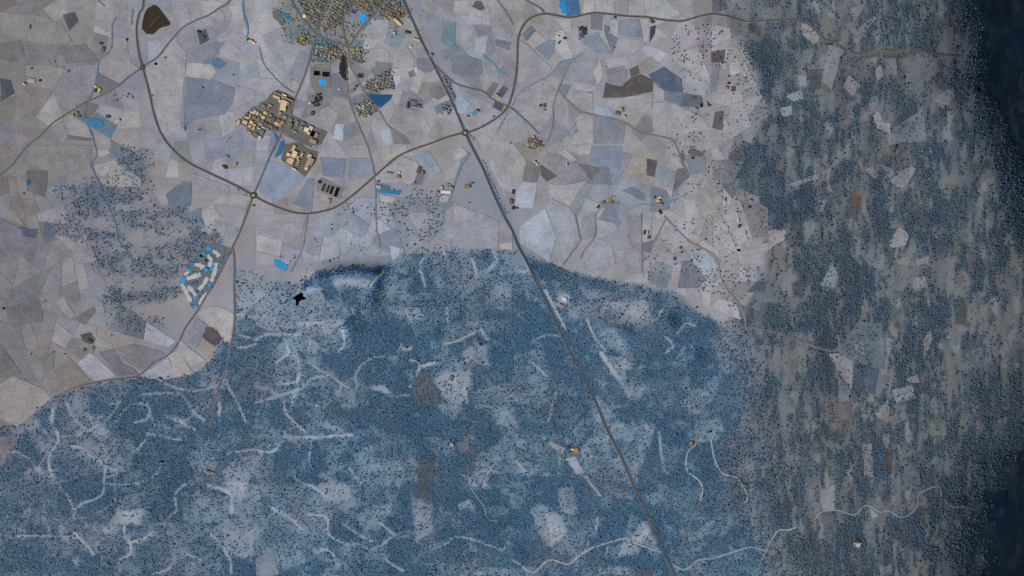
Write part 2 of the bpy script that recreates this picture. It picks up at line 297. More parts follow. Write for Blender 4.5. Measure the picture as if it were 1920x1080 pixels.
F(6,(166,158,156),(930,380),(1050,400),(1020,440),(940,430)); F(6,(145,145,154),(1440,620),(1700,520),(1830,590),(1810,780),(1600,770),(1430,700)); F(6,(140,135,140),(1820,600),(1880,560),(1920,660),(1920,740),(1830,740)); F(6,(148,142,148),(0,530),(380,530),(330,740),(150,720),(0,680)); F(6,(140,142,152),(400,530),(640,460),(700,560),(560,700),(360,700)); F(6,(130,139,158),(60,130),(190,140),(370,250),(150,440),(20,360)); F(6,(116,121,134),(390,260),(440,260),(420,510),(270,450))
F(6,(172,175,190),(1000,760),(1110,790),(1040,870),(1020,860)); F(6,(160,154,156),(800,690),(900,660),(860,760),(760,770)); F(6,(176,169,165),(1830,750),(1920,730),(1920,790),(1840,790)); F(6,(162,156,156),(1370,380),(1450,390),(1430,440),(1380,430))
F(5,(162,153,148),(730,40),(810,40),(825,65),(770,95),(735,90)); F(5,(150,143,140),(700,160),(860,120),(1060,260),(1060,320),(780,320)); F(5,(130,122,121),(240,10),(690,10),(680,180),(460,250),(200,130)); F(5,(100,93,96),(200,200),(360,200),(340,400),(200,350)); F(5,(100,108,120),(1240,380),(1370,280),(1440,290),(1430,460),(1300,530)); F(5,(105,112,125),(1380,530),(1500,480),(1540,620),(1500,650)); F(5,(142,139,144),(1440,220),(1720,320),(1720,380),(1460,410))
F(5,(140,138,143),(1600,600),(1860,450),(1800,650),(1740,760),(1640,660)); F(5,(142,134,130),(410,680),(520,700),(640,830),(530,790)); F(5,(130,120,117),(60,490),(110,500),(190,620),(80,560)); F(5,(112,106,114),(0,560),(280,700),(250,880),(0,780)); F(5,(84,92,106),(340,580),(430,650),(400,700),(320,700)); F(5,(82,88,100),(150,620),(290,640),(260,710),(170,690))
F(9,(164,155,154),(1480,190),(1600,135),(1700,160),(1755,200),(1740,400),(1690,410),(1640,330)); F(9,(88,80,83),(1530,290),(1620,300),(1670,380),(1620,440),(1520,370)); F(9,(128,128,138),(1470,220),(1560,290),(1520,370),(1480,450),(1370,390)); F(9,(145,136,130),(1530,380),(1620,450),(1550,530),(1480,480)); F(9,(154,149,150),(1350,390),(1540,540),(1440,600),(1330,480)); F(9,(165,156,152),(1260,510),(1330,470),(1450,640),(1330,670)); F(9,(150,150,158),(1050,660),(1260,520),(1330,670),(1200,690))
F(9,(158,153,162),(580,560),(670,490),(720,510),(870,660),(720,700)); F(9,(110,105,112),(740,480),(860,450),(920,570),(1000,600),(1040,650),(880,660)); F(9,(119,112,115),(870,450),(1000,420),(1200,470),(1230,500),(1060,620),(920,540)); F(9,(108,100,102),(550,230),(700,130),(720,170),(640,280)); F(9,(138,134,140),(420,110),(470,60),(560,200),(520,230)); F(9,(134,130,134),(560,120),(700,60),(760,90),(600,200)); F(9,(146,136,131),(0,720),(100,660),(330,760),(380,830),(240,950),(130,1040),(0,980))
F(9,(124,112,106),(400,620),(520,520),(680,700),(510,760)); F(9,(105,97,100),(0,420),(160,640),(60,670),(0,680)); F(9,(116,108,106),(300,520),(420,470),(400,600),(340,640)); F(9,(106,100,102),(30,150),(300,80),(320,250),(100,300)); F(9,(80,78,78),(600,350),(680,330),(715,390),(670,420),(625,400))
EASTF = len(FIELDS)
F(4,(140,135,134),(250,170),(310,190),(400,290),(350,330),(260,260)); F(4,(122,121,124),(460,330),(570,370),(540,440),(480,680),(420,620),(440,420)); F(4,(126,122,116),(800,520),(850,480),(870,570),(820,610)); F(4,(110,108,114),(870,440),(960,430),(970,560),(890,560)); F(4,(142,137,136),(790,860),(830,830),(870,920),(920,920),(920,1000),(820,960)); F(4,(124,119,118),(560,650),(610,560),(700,640),(640,720)); F(4,(126,122,120),(1240,740),(1390,650),(1410,720),(1320,820)); F(4,(102,105,112),(950,960),(1160,810),(1180,900),(1200,1060),(960,1070))
F(4,(112,110,112),(1330,220),(1400,190),(1400,300),(1300,350)); F(4,(112,110,114),(650,250),(710,180),(860,80),(740,230),(660,340)); F(4,(116,114,114),(620,60),(740,20),(700,90),(640,180)); F(4,(84,79,82),(310,520),(410,520),(390,660),(320,680)); F(4,(126,132,138),(220,560),(290,560),(290,640),(240,650)); F(4,(128,136,146),(130,720),(250,670),(270,740),(190,760)); F(4,(130,136,142),(90,810),(180,790),(180,860),(110,880))
F(8,(126,126,130),(920,270),(1080,160),(1110,190),(1060,280),(970,370)); F(8,(124,122,124),(720,190),(790,170),(830,240),(800,260)); F(8,(154,145,143),(0,650),(140,640),(120,720),(0,800)); F(8,(138,132,131),(910,740),(990,620),(1060,680),(1030,760),(920,780)); F(8,(124,121,121),(1110,870),(1210,840),(1200,900),(1120,910)); F(8,(122,119,119),(960,870),(1090,830),(1060,910),(980,900)); F(8,(118,116,116),(410,200),(480,170),(440,350),(500,370)); F(8,(124,124,128),(130,310),(390,220),(380,260),(200,320)); F(8,(58,72,84),(190,350),(320,320),(350,450),(220,470)); F(8,(124,122,124),(1090,1000),(1180,990),(1200,1080),(1090,1080)); F(8,(122,128,138),(390,1060),(480,880),(530,1000),(500,1080))
F(12,(134,129,131),(450,490),(530,490),(640,560),(630,770),(530,640)); F(12,(122,119,124),(590,405),(760,400),(750,500),(700,500)); F(12,(88,97,107),(600,390),(700,250),(850,260),(880,500),(870,610),(640,560),(500,460)); F(12,(106,107,114),(530,650),(620,770),(610,850),(520,830)); F(12,(78,88,101),(640,600),(830,610),(800,800),(640,770)); F(12,(120,119,120),(880,370),(950,380),(900,530)); F(12,(124,118,116),(1160,390),(1220,310),(1230,380),(1160,560)); F(12,(124,119,122),(1030,680),(1120,650),(1140,710),(1060,710)); F(12,(118,124,130),(930,760),(1080,730),(1110,820),(960,860)); F(12,(122,119,118),(830,900),(900,830),(920,1000),(850,970)); F(12,(120,119,114),(1740,470),(1790,390),(1810,440),(1770,540))
F(16,(136,133,134),(390,440),(510,390),(500,590),(410,600)); F(16,(112,113,118),(710,90),(780,80),(790,340),(720,330)); F(16,(108,109,114),(860,10),(920,0),(900,140),(860,80)); F(16,(78,68,62),(870,150),(930,150),(920,320),(870,280)); F(16,(132,130,130),(760,560),(830,630),(780,650)); F(16,(86,91,98),(400,620),(500,620),(470,860),(420,780)); F(16,(180,172,166),(640,830),(700,830),(690,862),(645,865)); F(16,(120,118,118),(1500,310),(1532,300),(1530,420),(1505,400)); F(16,(96,98,102),(1000,290),(1130,280),(1140,420),(1040,440))
# fields inside the forest
F(10,(88,92,96),(1160,730),(1240,600),(1310,680),(1390,880),(1200,860)); F(14,(84,90,94),(1210,200),(1340,190),(1320,510),(1200,490)); F(14,(104,99,104),(1500,100),(1600,40),(1600,140),(1520,150)); F(14,(108,104,108),(1310,110),(1340,130),(1382,170),(1350,172)); F(13,(112,108,112),(0,30),(130,30),(70,200),(0,270)); F(15,(138,134,138),(265,90),(290,70),(400,120),(380,170)); F(15,(156,158,166),(400,200),(480,185),(540,300),(490,320)); F(15,(86,84,90),(910,1020),(1060,1015),(1040,1080),(920,1080)); F(13,(134,136,144),(0,950),(122,890),(175,1070),(0,1080))
FIELDS[-1] = (crop(14, [(0,950),(122,890),(175,1070),(0,1080)]), (120,126,138))

# clearings in the forest: how bare (0..1), points
CLEAR = []
def K(n, v, *pts): CLEAR.append((crop(n, pts), v))
K(10,.55,(1550,560),(1540,480),(1650,400),(1720,440),(1760,590)); K(10,.65,(1340,650),(1620,620),(1570,840),(1480,920),(1360,740)); K(10,.98,(830,745),(960,720),(1030,810),(980,800)); K(10,.45,(1000,160),(1200,140),(1270,220),(1100,280)); K(10,.38,(1440,260),(1780,240),(1900,220),(1920,300),(1500,380),(1380,420)); K(10,.45,(1700,50),(1920,20),(1920,160),(1800,170)); K(10,.55,(0,0),(500,0),(480,250),(150,340),(0,280)); K(10,.45,(380,360),(480,420),(430,500),(380,460)); K(10,.95,(1090,430),(1180,440),(1160,470),(1090,480)); K(10,.95,(1420,630),(1520,640),(1500,720),(1440,720)); K(10,.4,(700,160),(860,60),(900,150),(760,290))
K(11,.75,(650,180),(700,100),(1000,90),(1060,240),(920,300),(720,260)); K(11,.5,(680,500),(880,530),(850,690),(760,680)); K(11,.6,(800,690),(1010,840),(880,850)); K(11,.7,(1680,1080),(1720,940),(1790,920),(1840,1080)); K(11,.65,(1370,1010),(1560,960),(1600,1080),(1350,1080)); K(11,.5,(1500,400),(1630,380),(1640,640),(1580,640)); K(11,.9,(340,60),(430,60),(420,110)); K(11,.4,(620,640),(760,830),(800,980),(700,900)); K(11,.5,(640,320),(780,300),(860,460),(720,470)); K(11,.4,(1250,860),(1560,640),(1540,800),(1400,960)); K(11,.45,(420,960),(520,930),(500,1000),(430,1010))
K(9,.6,(670,950),(780,940),(810,1080),(680,1060)); K(13,.75,(840,680),(880,590),(1080,580),(1060,700),(930,690)); K(13,.55,(1660,300),(1770,190),(1890,330),(1820,520),(1720,450)); K(13,.45,(1400,200),(1560,30),(1640,250),(1580,330),(1450,290)); K(13,.4,(200,580),(320,570),(410,650),(250,720)); K(13,.5,(680,0),(800,0),(790,80),(720,40)); K(13,.7,(540,940),(590,950),(590,1010),(550,1000)); K(13,.6,(1570,390),(1640,390),(1620,440)); K(13,.5,(750,720),(900,720),(880,760),(760,750)); K(13,.35,(1500,700),(1900,760),(1900,1000),(1700,900))
K(14,.6,(1160,510),(1320,530),(1330,750),(1200,830)); K(14,.8,(1510,540),(1600,500),(1640,560),(1520,580)); K(14,.8,(1540,1060),(1740,1040),(1700,1070)); K(14,.55,(1620,280),(1800,270),(1700,420)); K(14,.5,(1250,20),(1480,60),(1500,180),(1380,190),(1280,110)); K(14,.5,(480,300),(700,400),(720,520),(500,510)); K(14,.5,(1040,220),(1090,210),(1110,290),(1060,290)); K(14,.35,(850,540),(1100,560),(1050,640),(900,620)); K(14,.45,(370,840),(500,890),(620,1000),(480,970)); K(14,.6,(1870,700),(1920,700),(1920,780)); K(14,.45,(1700,560),(1920,560),(1880,640),(1760,640))
K(15,.72,(130,600),(200,530),(340,600),(420,760),(290,870),(230,820)); K(15,.72,(340,420),(460,400),(500,600),(440,640),(350,590)); K(15,.78,(1320,0),(1530,0),(1560,50),(1390,90),(1340,70)); K(15,.6,(960,480),(1100,440),(1110,530),(1040,560)); K(15,.6,(880,800),(1000,640),(1110,880),(1090,980),(1000,870)); K(15,.5,(1300,830),(1370,760),(1530,740),(1430,790)); K(15,.6,(650,1040),(720,1000),(1060,1020),(1040,1080),(700,1080)); K(15,.5,(700,860),(900,820),(980,900),(700,960)); K(15,.4,(1100,80),(1300,120),(1180,330),(1120,300)); K(15,.5,(1700,220),(1820,210),(1800,310),(1690,300)); K(15,.5,(1340,250),(1420,270),(1390,310)); K(15,.6,(1440,700),(1530,650),(1500,710))
K(11,.6,(360,20),(440,40),(440,110),(350,160),(320,110)); K(12,.5,(0,480),(160,430),(180,700),(60,800),(0,760)); K(12,.4,(80,640),(240,900),(150,980),(20,900))
K(10,.5,(1300,840),(1560,880),(1480,1000)); K(10,.35,(1700,880),(1900,900),(1900,1050),(1750,1000)); K(10,.4,(480,1000),(700,960),(760,1060),(560,1075))

VEINS = []   # tree-free strips: width px, points
def V(n, w, *pts): VEINS.append((crop(n, pts), w))
V(14,7,(120,570),(250,640),(340,730)); V(14,6,(930,680),(1000,740),(1050,780)); V(14,4,(870,880),(940,850),(1010,790)); V(14,4,(540,650),(550,770),(680,840),(760,840),(840,880)); V(14,5,(280,280),(310,360),(420,410),(540,490)); V(14,4,(690,260),(790,390)); V(14,3,(1300,860),(1420,840),(1480,790),(1600,800),(1720,840),(1850,890)); V(14,6,(0,140),(90,150),(150,130),(200,60),(210,0)); V(14,8,(210,40),(420,40),(720,20)); V(14,5,(480,880),(560,900),(620,1000)); V(14,4,(1880,740),(1900,800),(1860,880)); V(14,5,(380,620),(500,630),(540,660)); V(14,4,(650,690),(760,760),(900,840)); V(14,4,(930,890),(1000,980),(1100,1040)); V(14,3,(410,70),(400,240),(430,280)); V(14,3,(1120,740),(1180,760),(1060,800))
V(13,5,(430,0),(440,70),(380,160),(370,260),(420,370),(510,480),(550,590),(560,660)); V(13,5,(770,90),(800,220),(780,330),(770,460),(700,510),(630,530),(560,580)); V(13,6,(540,110),(620,120),(680,180),(760,230)); V(13,4,(1205,230),(1190,290),(1120,350),(1000,390),(800,390)); V(13,4,(1430,370),(1350,420),(1310,480),(1320,590),(1280,620),(1230,690)); V(13,6,(560,760),(600,800),(660,860),(700,920)); V(13,5,(930,700),(940,800),(980,840),(960,930),(900,950),(900,1050)); V(13,9,(1550,400),(1720,460),(1740,600)); V(13,6,(1540,740),(1640,830),(1720,960),(1730,1060)); V(13,3,(130,780),(400,780),(580,790)); V(13,4,(980,830),(1080,800),(1150,750)); V(13,4,(1310,820),(1300,980),(1220,1050),(1140,1070)); V(13,4,(1090,60),(1020,140)); V(13,4,(1100,10),(1250,40),(1350,60)); V(13,3,(1700,160),(1900,130)); V(13,5,(280,290),(400,340)); V(13,5,(800,340),(880,310),(860,280)); V(13,5,(0,150),(120,150),(220,200)); V(13,4,(1820,800),(1900,740)); V(13,4,(1440,990),(1500,960),(1400,920))
V(9,6,(1180,680),(1250,720),(1350,760),(1500,770),(1640,720),(1700,620)); V(9,5,(1060,800),(1200,790),(1330,790),(1400,850),(1450,930),(1530,990)); V(9,6,(1620,760),(1650,900),(1640,950)); V(9,5,(1760,450),(1860,440),(1920,420)); V(9,5,(1770,200),(1920,220)); V(9,4,(820,880),(900,850),(800,1000)); V(9,3,(1240,960),(1340,1000),(1460,1060)); V(9,4,(500,860),(560,980),(660,1070)); V(9,4,(1780,350),(1900,380)); V(9,5,(1050,860),(1120,900),(1100,980),(1010,1010)); V(9,5,(400,900),(390,1000)); V(9,4,(1700,720),(1780,860),(1840,1000))
V(10,7,(0,390),(70,350),(150,350),(330,350)); V(10,6,(210,380),(250,480),(320,540),(325,660),(280,710),(160,720)); V(10,4,(150,560),(250,490)); V(10,6,(0,860),(140,820),(200,800),(370,740),(400,690),(540,650)); V(10,3,(400,560),(540,650),(700,750)); V(10,4,(650,720),(560,850),(440,890)); V(10,5,(760,760),(750,640),(860,530),(1060,520)); V(10,5,(1160,540),(1220,570),(1200,690),(1150,740)); V(10,8,(1230,590),(1350,560)); V(10,7,(1680,310),(1740,390)); V(10,4,(1410,420),(1500,400),(1650,330)); V(10,3,(1020,820),(1150,800)); V(10,5,(200,860),(240,960),(370,1080)); V(10,5,(0,740),(100,760),(160,800)); V(10,4,(540,130),(640,290),(660,420),(620,480)); V(10,4,(1060,480),(1090,420)); V(10,4,(380,280),(480,260)); V(10,5,(560,150),(600,180)); V(10,4,(1430,150),(1440,260)); V(10,4,(1560,700),(1580,860))
V(11,4,(150,400),(240,360),(360,360)); V(11,11,(670,490),(760,630),(830,720)); V(11,5,(560,230),(620,370),(700,470)); V(11,4,(270,1000),(330,780)); V(11,6,(250,20),(400,310)); V(11,5,(1240,340),(1300,270),(1380,290)); V(11,5,(1150,490),(1210,430),(1150,370)); V(11,3,(140,550),(260,660)); V(11,3,(1340,430),(1380,480)); V(11,3,(1740,440),(1800,610),(1860,700)); V(11,5,(940,300),(1070,240),(1130,160))
V(6,6,(1230,940),(1270,1060)); V(6,5,(1230,900),(1250,860)); V(6,6,(1390,760),(1420,840)); V(6,8,(1620,860),(1660,1010)); V(6,6,(860,1060),(960,950)); V(6,9,(1740,940),(1800,880),(1780,800))
V(7,6,(40,760),(120,940),(60,960)); V(12,4,(410,660),(420,760),(400,960)); V(16,4,(370,0),(350,140),(390,190),(390,320)); V(16,5,(590,290),(640,420),(670,560)); V(16,3,(220,340),(230,600)); V(16,5,(730,430),(770,520)); V(16,4,(880,480),(900,560)); V(16,4,(1200,580),(1210,690)); V(16,5,(150,760),(180,830)); V(16,4,(560,880),(580,980)); V(16,5,(240,650),(300,700),(280,820)); V(15,5,(1100,0),(1130,240),(1160,310)); V(15,4,(640,640),(620,790)); V(15,4,(490,960),(480,1040)); V(15,4,(720,860),(700,930)); V(15,3,(1830,1050),(1900,900)); V(15,4,(360,30),(420,80)); V(15,5,(1830,270),(1920,250)); V(15,5,(30,220),(100,300))

DENSE = []   # thickets
def Q(n, v, *pts): DENSE.append((crop(n, pts), v))
Q(6,1,(370,1060),(440,980),(600,945),(720,925),(900,955),(900,1000),(720,1010),(560,1000),(420,1078)); Q(10,1,(0,370),(140,370),(150,740),(0,720)); Q(10,.6,(600,640),(760,480),(1050,330),(1400,60),(1700,0),(1750,180),(1450,250),(1100,440),(800,560)); Q(10,1,(640,280),(740,160),(830,60),(850,90),(760,230),(660,300)); Q(10,.8,(330,530),(480,620),(400,690),(330,660)); Q(10,.6,(400,720),(640,720),(540,870),(380,880)); Q(10,.7,(0,880),(180,840),(220,1000),(180,1070),(0,1020)); Q(10,.7,(970,700),(1060,540),(1160,600),(1140,790),(1040,800))
Q(11,1,(740,290),(940,320),(1100,240),(1250,80),(1320,220),(1100,400),(900,490),(820,400)); Q(11,1,(860,680),(1180,560),(1340,590),(1300,690),(1100,800),(960,740)); Q(11,.9,(1450,850),(1720,600),(1740,850),(1650,980)); Q(11,1,(1000,10),(1180,50),(1150,150),(1070,220)); Q(11,.6,(40,520),(300,430),(480,560),(560,800),(300,700)); Q(11,.8,(1640,400),(1740,480),(1800,620),(1680,620)); Q(11,.9,(1300,140),(1500,240),(1660,340),(1540,380),(1330,240)); Q(11,.7,(820,870),(1100,900),(1160,1020),(880,980)); Q(11,.7,(430,1070),(640,960),(700,1075)); Q(11,.8,(1240,300),(1500,300),(1400,460),(1250,420))
Q(14,.8,(0,840),(110,640),(330,760),(600,960),(400,820),(150,860)); Q(14,1,(640,1000),(860,920),(900,1040),(760,1060)); Q(14,1,(1520,600),(1820,680),(1850,870),(1600,790)); Q(14,.7,(950,860),(1300,850),(1340,950),(1060,1020)); Q(14,.8,(1330,300),(1480,340),(1440,480),(1330,470)); Q(14,.6,(0,180),(280,280),(400,420),(220,500),(0,420)); Q(14,.7,(780,130),(1150,60),(1240,180),(900,240)); Q(14,.7,(560,620),(760,720),(900,830),(640,800))
Q(15,.7,(620,200),(800,260),(900,420),(700,520),(640,380)); Q(15,.8,(1180,330),(1320,320),(1400,400),(1380,540),(1250,740),(1120,640)); Q(15,.6,(430,650),(620,560),(700,760),(520,860)); Q(15,.7,(1440,340),(1720,380),(1760,520),(1720,640),(1500,560)); Q(15,.9,(780,920),(920,880),(900,990),(800,990)); Q(15,.7,(0,1000),(150,1060),(260,990),(480,1000),(460,1075),(0,1080)); Q(15,.8,(1500,980),(1900,900),(1920,1080),(1500,1080))
Q(13,.8,(380,130),(700,200),(760,330),(760,450),(560,560),(450,380)); Q(13,1,(0,780),(180,840),(500,960),(700,1000),(860,1080),(0,1080)); Q(13,.8,(0,320),(350,350),(480,520),(300,560),(0,560)); Q(13,.7,(1000,400),(1280,430),(1280,600),(1100,560)); Q(13,.8,(1060,820),(1300,760),(1280,960),(1000,1060)); Q(9,.9,(400,900),(500,860),(540,1020),(390,1060)); Q(9,.9,(1210,720),(1320,690),(1400,770),(1330,780)); Q(9,.8,(1660,800),(1780,640),(1860,700),(1800,900),(1720,900)); Q(9,1,(240,930),(380,840),(380,960),(300,1000)); Q(9,.8,(1060,880),(1380,800),(1400,950),(1200,960)); Q(9,.7,(680,740),(800,740),(800,860),(700,840))
Q(12,.9,(0,120),(380,100),(400,250),(180,360),(0,330)); Q(12,.7,(350,540),(450,490),(520,640),(470,830),(430,700)); Q(8,.8,(190,330),(520,420),(560,560),(240,600)); Q(8,.9,(940,600),(1100,450),(1400,500),(1380,640),(1140,640),(1060,600)); Q(8,.8,(1110,680),(1340,680),(1310,860),(1110,820)); Q(8,1,(1340,640),(1410,640),(1410,860),(1320,860)); Q(8,.9,(640,200),(730,200),(720,300),(640,310)); Q(3,.9,(1700,330),(1920,280),(1920,560),(1800,500)); Q(4,.7,(0,380),(180,360),(200,500),(80,560),(0,520)); Q(4,.7,(570,400),(720,420),(640,480),(540,540)); Q(4,.8,(700,340),(740,230),(850,130),(930,240),(940,340)); Q(4,.6,(870,640),(1200,660),(1180,800),(900,830)); Q(7,1,(1650,30),(1920,0),(1920,160),(1720,240),(1640,120)); Q(4,.8,(0,140),(180,160),(120,230),(0,260)); Q(16,.9,(500,300),(540,290),(560,580),(510,590)); Q(16,1,(860,650),(1160,560),(1180,740),(900,760)); Q(16,1,(1390,690),(1440,690),(1430,1080),(1380,1080)); Q(16,.8,(1150,250),(1280,250),(1250,420),(1150,410)); Q(16,.7,(400,100),(650,110),(640,300),(500,280),(420,240)); Q(16,.8,(990,170),(1150,170),(1150,250),(1010,250)); Q(12,1,(1480,600),(1560,600),(1640,850),(1720,850),(1700,1000),(1560,1000)); Q(12,.8,(1090,420),(1160,420),(1140,640),(1090,640))
K(10,.66,(0,0),(500,0),(520,100),(480,250),(150,340),(0,280)); K(6,.7,(0,880),(340,930),(360,1060),(300,1080),(0,1080)); K(10,.5,(480,100),(640,60),(700,200),(560,330),(480,300)); K(5,.7,(1760,880),(1920,860),(1920,1080),(1760,1080)); K(6,.6,(500,1060),(640,1000),(860,1020),(820,1080)); K(9,.45,(1770,0),(1920,0),(1920,330),(1770,340)); K(10,.3,(0,300),(620,240),(560,360),(150,360))
THICK = [crop(6,[(370,1065),(440,985),(600,945),(720,925),(900,955),(900,985),(720,975),(560,985),(440,1040)]), crop(10,[(640,290),(740,180),(840,50),(870,70),(760,230),(670,310)]), crop(6,[(350,1010),(380,1000),(390,1080),(355,1080)])]
# ------------------------------------------------------------------ rasters: woods, soil, relief
FOREST = [(-240,840),(0,800),(45,797),(60,785),(75,770),(95,750),(125,734),(145,727),(195,716),(255,708),(340,706),(368,700),(395,678),(415,640),(428,615),(439,600),(440,500),(470,505),(500,520),(540,530),(575,520),(600,508),(640,500),(700,503),(728,490),(750,478),(790,464),(830,458),(880,470),(960,470),(985,476),(1010,488),(1040,497),(1060,506),(1110,518),(1160,530),(1215,538),(1262,546),(1275,552),(1300,580),(1340,600),(1390,625),(1420,645),(1470,650),(1580,700),(1580,1230),(-240,1230)]
EAST = [(1345,-150),(1352,40),(1400,90),(1440,180),(1400,250),(1345,330),(1400,370),(1440,430),(1440,520),(1400,560),(1405,630),(1425,720),(1425,1230),(2160,1230),(2160,-150)]
WEST = [(105,350),(130,330),(190,330),(215,285),(262,290),(275,370),(330,395),(400,440),(432,463),(415,510),(330,540),(270,560),(300,620),(200,600),(210,520),(160,470),(110,420)]
PASTURE = [(640,385),(700,352),(760,345),(830,365),(832,430),(790,460),(740,480),(700,500),(600,506),(530,520),(520,495),(530,470),(600,440)]
NORTHEAST = [(1270,40),(1345,45),(1400,95),(1440,200),(1400,250),(1350,330),(1250,300),(1260,200),(1255,110)]
MEADOW = [(1247,345),(1345,330),(1420,360),(1440,430),(1440,520),(1395,575),(1300,575),(1262,546),(1210,530),(1195,480),(1260,440)]

def split(poly, target, r, out, depth=0):
    a = abs(sum(poly[i - 1][0] * p[1] - p[0] * poly[i - 1][1] for i, p in enumerate(poly))) / 2
    if a < target * r.uniform(0.7, 1.9) or depth > 12:
        out.append(poly); return
    cx = sum(p[0] for p in poly) / len(poly); cy = sum(p[1] for p in poly) / len(poly)
    best = max(range(len(poly)), key=lambda i: math.hypot(poly[i][0] - poly[i - 1][0], poly[i][1] - poly[i - 1][1]))
    ex, ey = poly[best][0] - poly[best - 1][0], poly[best][1] - poly[best - 1][1]
    ang = math.atan2(ey, ex) + math.pi / 2 + r.gauss(0, 0.30)
    nx, ny = -math.sin(ang), math.cos(ang)
    off = r.uniform(-0.12, 0.12) * math.sqrt(a)
    lft, rgt = [], []
    for i, p in enumerate(poly):
        q = poly[(i + 1) % len(poly)]
        s1 = (p[0] - cx) * nx + (p[1] - cy) * ny - off; s2 = (q[0] - cx) * nx + (q[1] - cy) * ny - off
        (lft if s1 >= 0 else rgt).append(p)
        if (s1 >= 0) != (s2 >= 0):
            t = s1 / (s1 - s2); x_ = (p[0] + (q[0] - p[0]) * t, p[1] + (q[1] - p[1]) * t)
            lft.append(x_); rgt.append(x_)
    for s in (lft, rgt):
        if len(s) >= 3: split(s, target, r, out, depth + 1)
def warp(pts, amp=9.0):
    return [(x + amp * 2 * (float(sample(n_mid, x, y)) - .5), y + amp * 3 * (float(sample(n_wst, x, y)) - .5)) for x, y in pts]
def fine(pts, step=6.0):
    out = []
    for i, p in enumerate(pts):
        q = pts[(i + 1) % len(pts)]
        n = max(1, int(math.hypot(q[0] - p[0], q[1] - p[1]) / step))
        out += [(p[0] + (q[0] - p[0]) * k / n, p[1] + (q[1] - p[1]) * k / n) for k in range(n)]
    return out
def sample(arr, px, py):
    fx = np.clip((np.asarray(px, float) - GX0) / GS, 0, GW - 1.001); fy = np.clip((np.asarray(py, float) - GY0) / GS, 0, GH - 1.001)
    ix, iy = fx.astype(int), fy.astype(int); tx, ty = fx - ix, fy - iy
    if arr.ndim == 3: tx, ty = tx[..., None], ty[..., None]
    return (arr[iy, ix] * (1 - tx) + arr[iy, ix + 1] * tx) * (1 - ty) + (arr[iy + 1, ix] * (1 - tx) + arr[iy + 1, ix + 1] * tx) * ty
dens = np.zeros((GH, GW))
forest_m = np.zeros((GH, GW))
east_m = np.zeros((GH, GW))
def put(arr, pts, v):
    r = poly_mask(pts)
    if r is None: return
    sy, sx, m = r
    arr[sy, sx][m] = v
put(forest_m, FOREST, 1.0)
put(east_m, EAST, 1.0)
n_big = fbm(GW, GH, 60, 3, 4)
n_wrp = fbm(GW, GH, 90, 31, 4)
e_t = np.clip((gx[None, :] + 300 * (n_wrp - 0.5) - 1385) / 130.0, 0, 1) * np.clip((gy[:, None] - 540) / 90.0, 0, 1)
forest_m *= 1 - e_t
east_m = np.where(gy[:, None] > 600, e_t, east_m)
e_soft = np.clip((blur(east_m, 16) + 1.1 * (fbm(GW, GH, 30, 35, 4) - 0.5) - 0.25) * 2.4, 0, 1)   # the pale fields break up gradually into the ridges
east_m = np.where(gy[:, None] < 570, e_soft * (forest_m < .5), np.maximum(east_m * (forest_m < .99), np.minimum(e_soft, 1 - forest_m)))
def ridged(w, h, cell, seed, octaves=3, ax=1.0, ay=1.0):
    return 1 - np.abs(2 * fbm(w, h, cell, seed, octaves, ax, ay, 0.45) - 1) * 2.2
E_ = 0.5 * fbm(GW, GH, 34, 51, 5, ax=.75, ay=1.35, gain=.66) + 0.5 * fbm(GW, GH, 11, 52, 3, ax=.6, ay=1.8, gain=.75)
E_ = (E_ - E_.mean()) / E_.std()
e_dark = np.clip(0.55 + 0.42 * E_ - 0.38 * (1 - np.clip((gx[None, :] - 1360) / 170.0, 0, 1)) * np.clip((640 - gy[:, None]) / 90.0, 0, 1) + 0.13 * np.clip((gy[:, None] - 520) / 120.0, 0, 1) + 0.10 * np.clip((1500 - gx[None, :]) / 80.0, 0, 1) * np.clip((gy[:, None] - 600) / 60.0, 0, 1), 0, 1)
valleys = np.clip((np.maximum(ridged(GW, GH, 46, 61, 4), ridged(GW, GH, 24, 62, 3) - .05) - 0.88) * 9, 0, 1)
n_mid = fbm(GW, GH, 16, 4, 3)
n_str = fbm(GW, GH, 22, 5, 4, ax=0.5, ay=1.9)       # long belts running up and down the eastern ridges
n_hair = fbm(GW, GH, 7, 33, 2, ax=0.45, ay=2.4)
n_wst = fbm(GW, GH, 20, 6, 3, ax=2.6, ay=0.55)
n_fine = fbm(GW, GH, 5, 7, 2)

base = np.zeros((GH, GW))
put(base, PASTURE, 0.15); put(base, NORTHEAST, 0.10); put(base, MEADOW, 0.11)
patchy = np.clip((n_mid - 0.36) * 4.0, 0, 1.6)
dens = base * patchy
w_ = np.zeros((GH, GW)); put(w_, WEST, 1.0); w_ = np.clip((blur(w_, 14) + 1.2 * (0.5 * n_wst + 0.5 * n_mid - 0.5) - 0.28) * 2.6, 0, 1)
dens = np.maximum(dens, w_ * np.clip((0.5 * n_wst + 0.3 * n_mid + 0.2 * n_fine - 0.46) * 5.0, 0.03, 0.55))
f_ = blur(forest_m, 1)
dens = np.maximum(dens, np.where(gy[:, None] > 640, np.clip(f_ * 6, 0, 1), f_) * np.clip((0.40 * n_big + 0.60 * n_mid + 0.45 * (n_fine - 0.5) - 0.20) * 2.2, 0.16, 0.95) * (1 - 0.6 * valleys * (n_mid > .42)))
e_ = blur(east_m, 2)
dens = np.where(e_ > 0.02, dens * (1 - e_) + e_ * np.clip(0.06 + 0.95 * (e_dark - 0.22) + 0.4 * (n_hair - 0.5), 0.05, 0.92), dens)
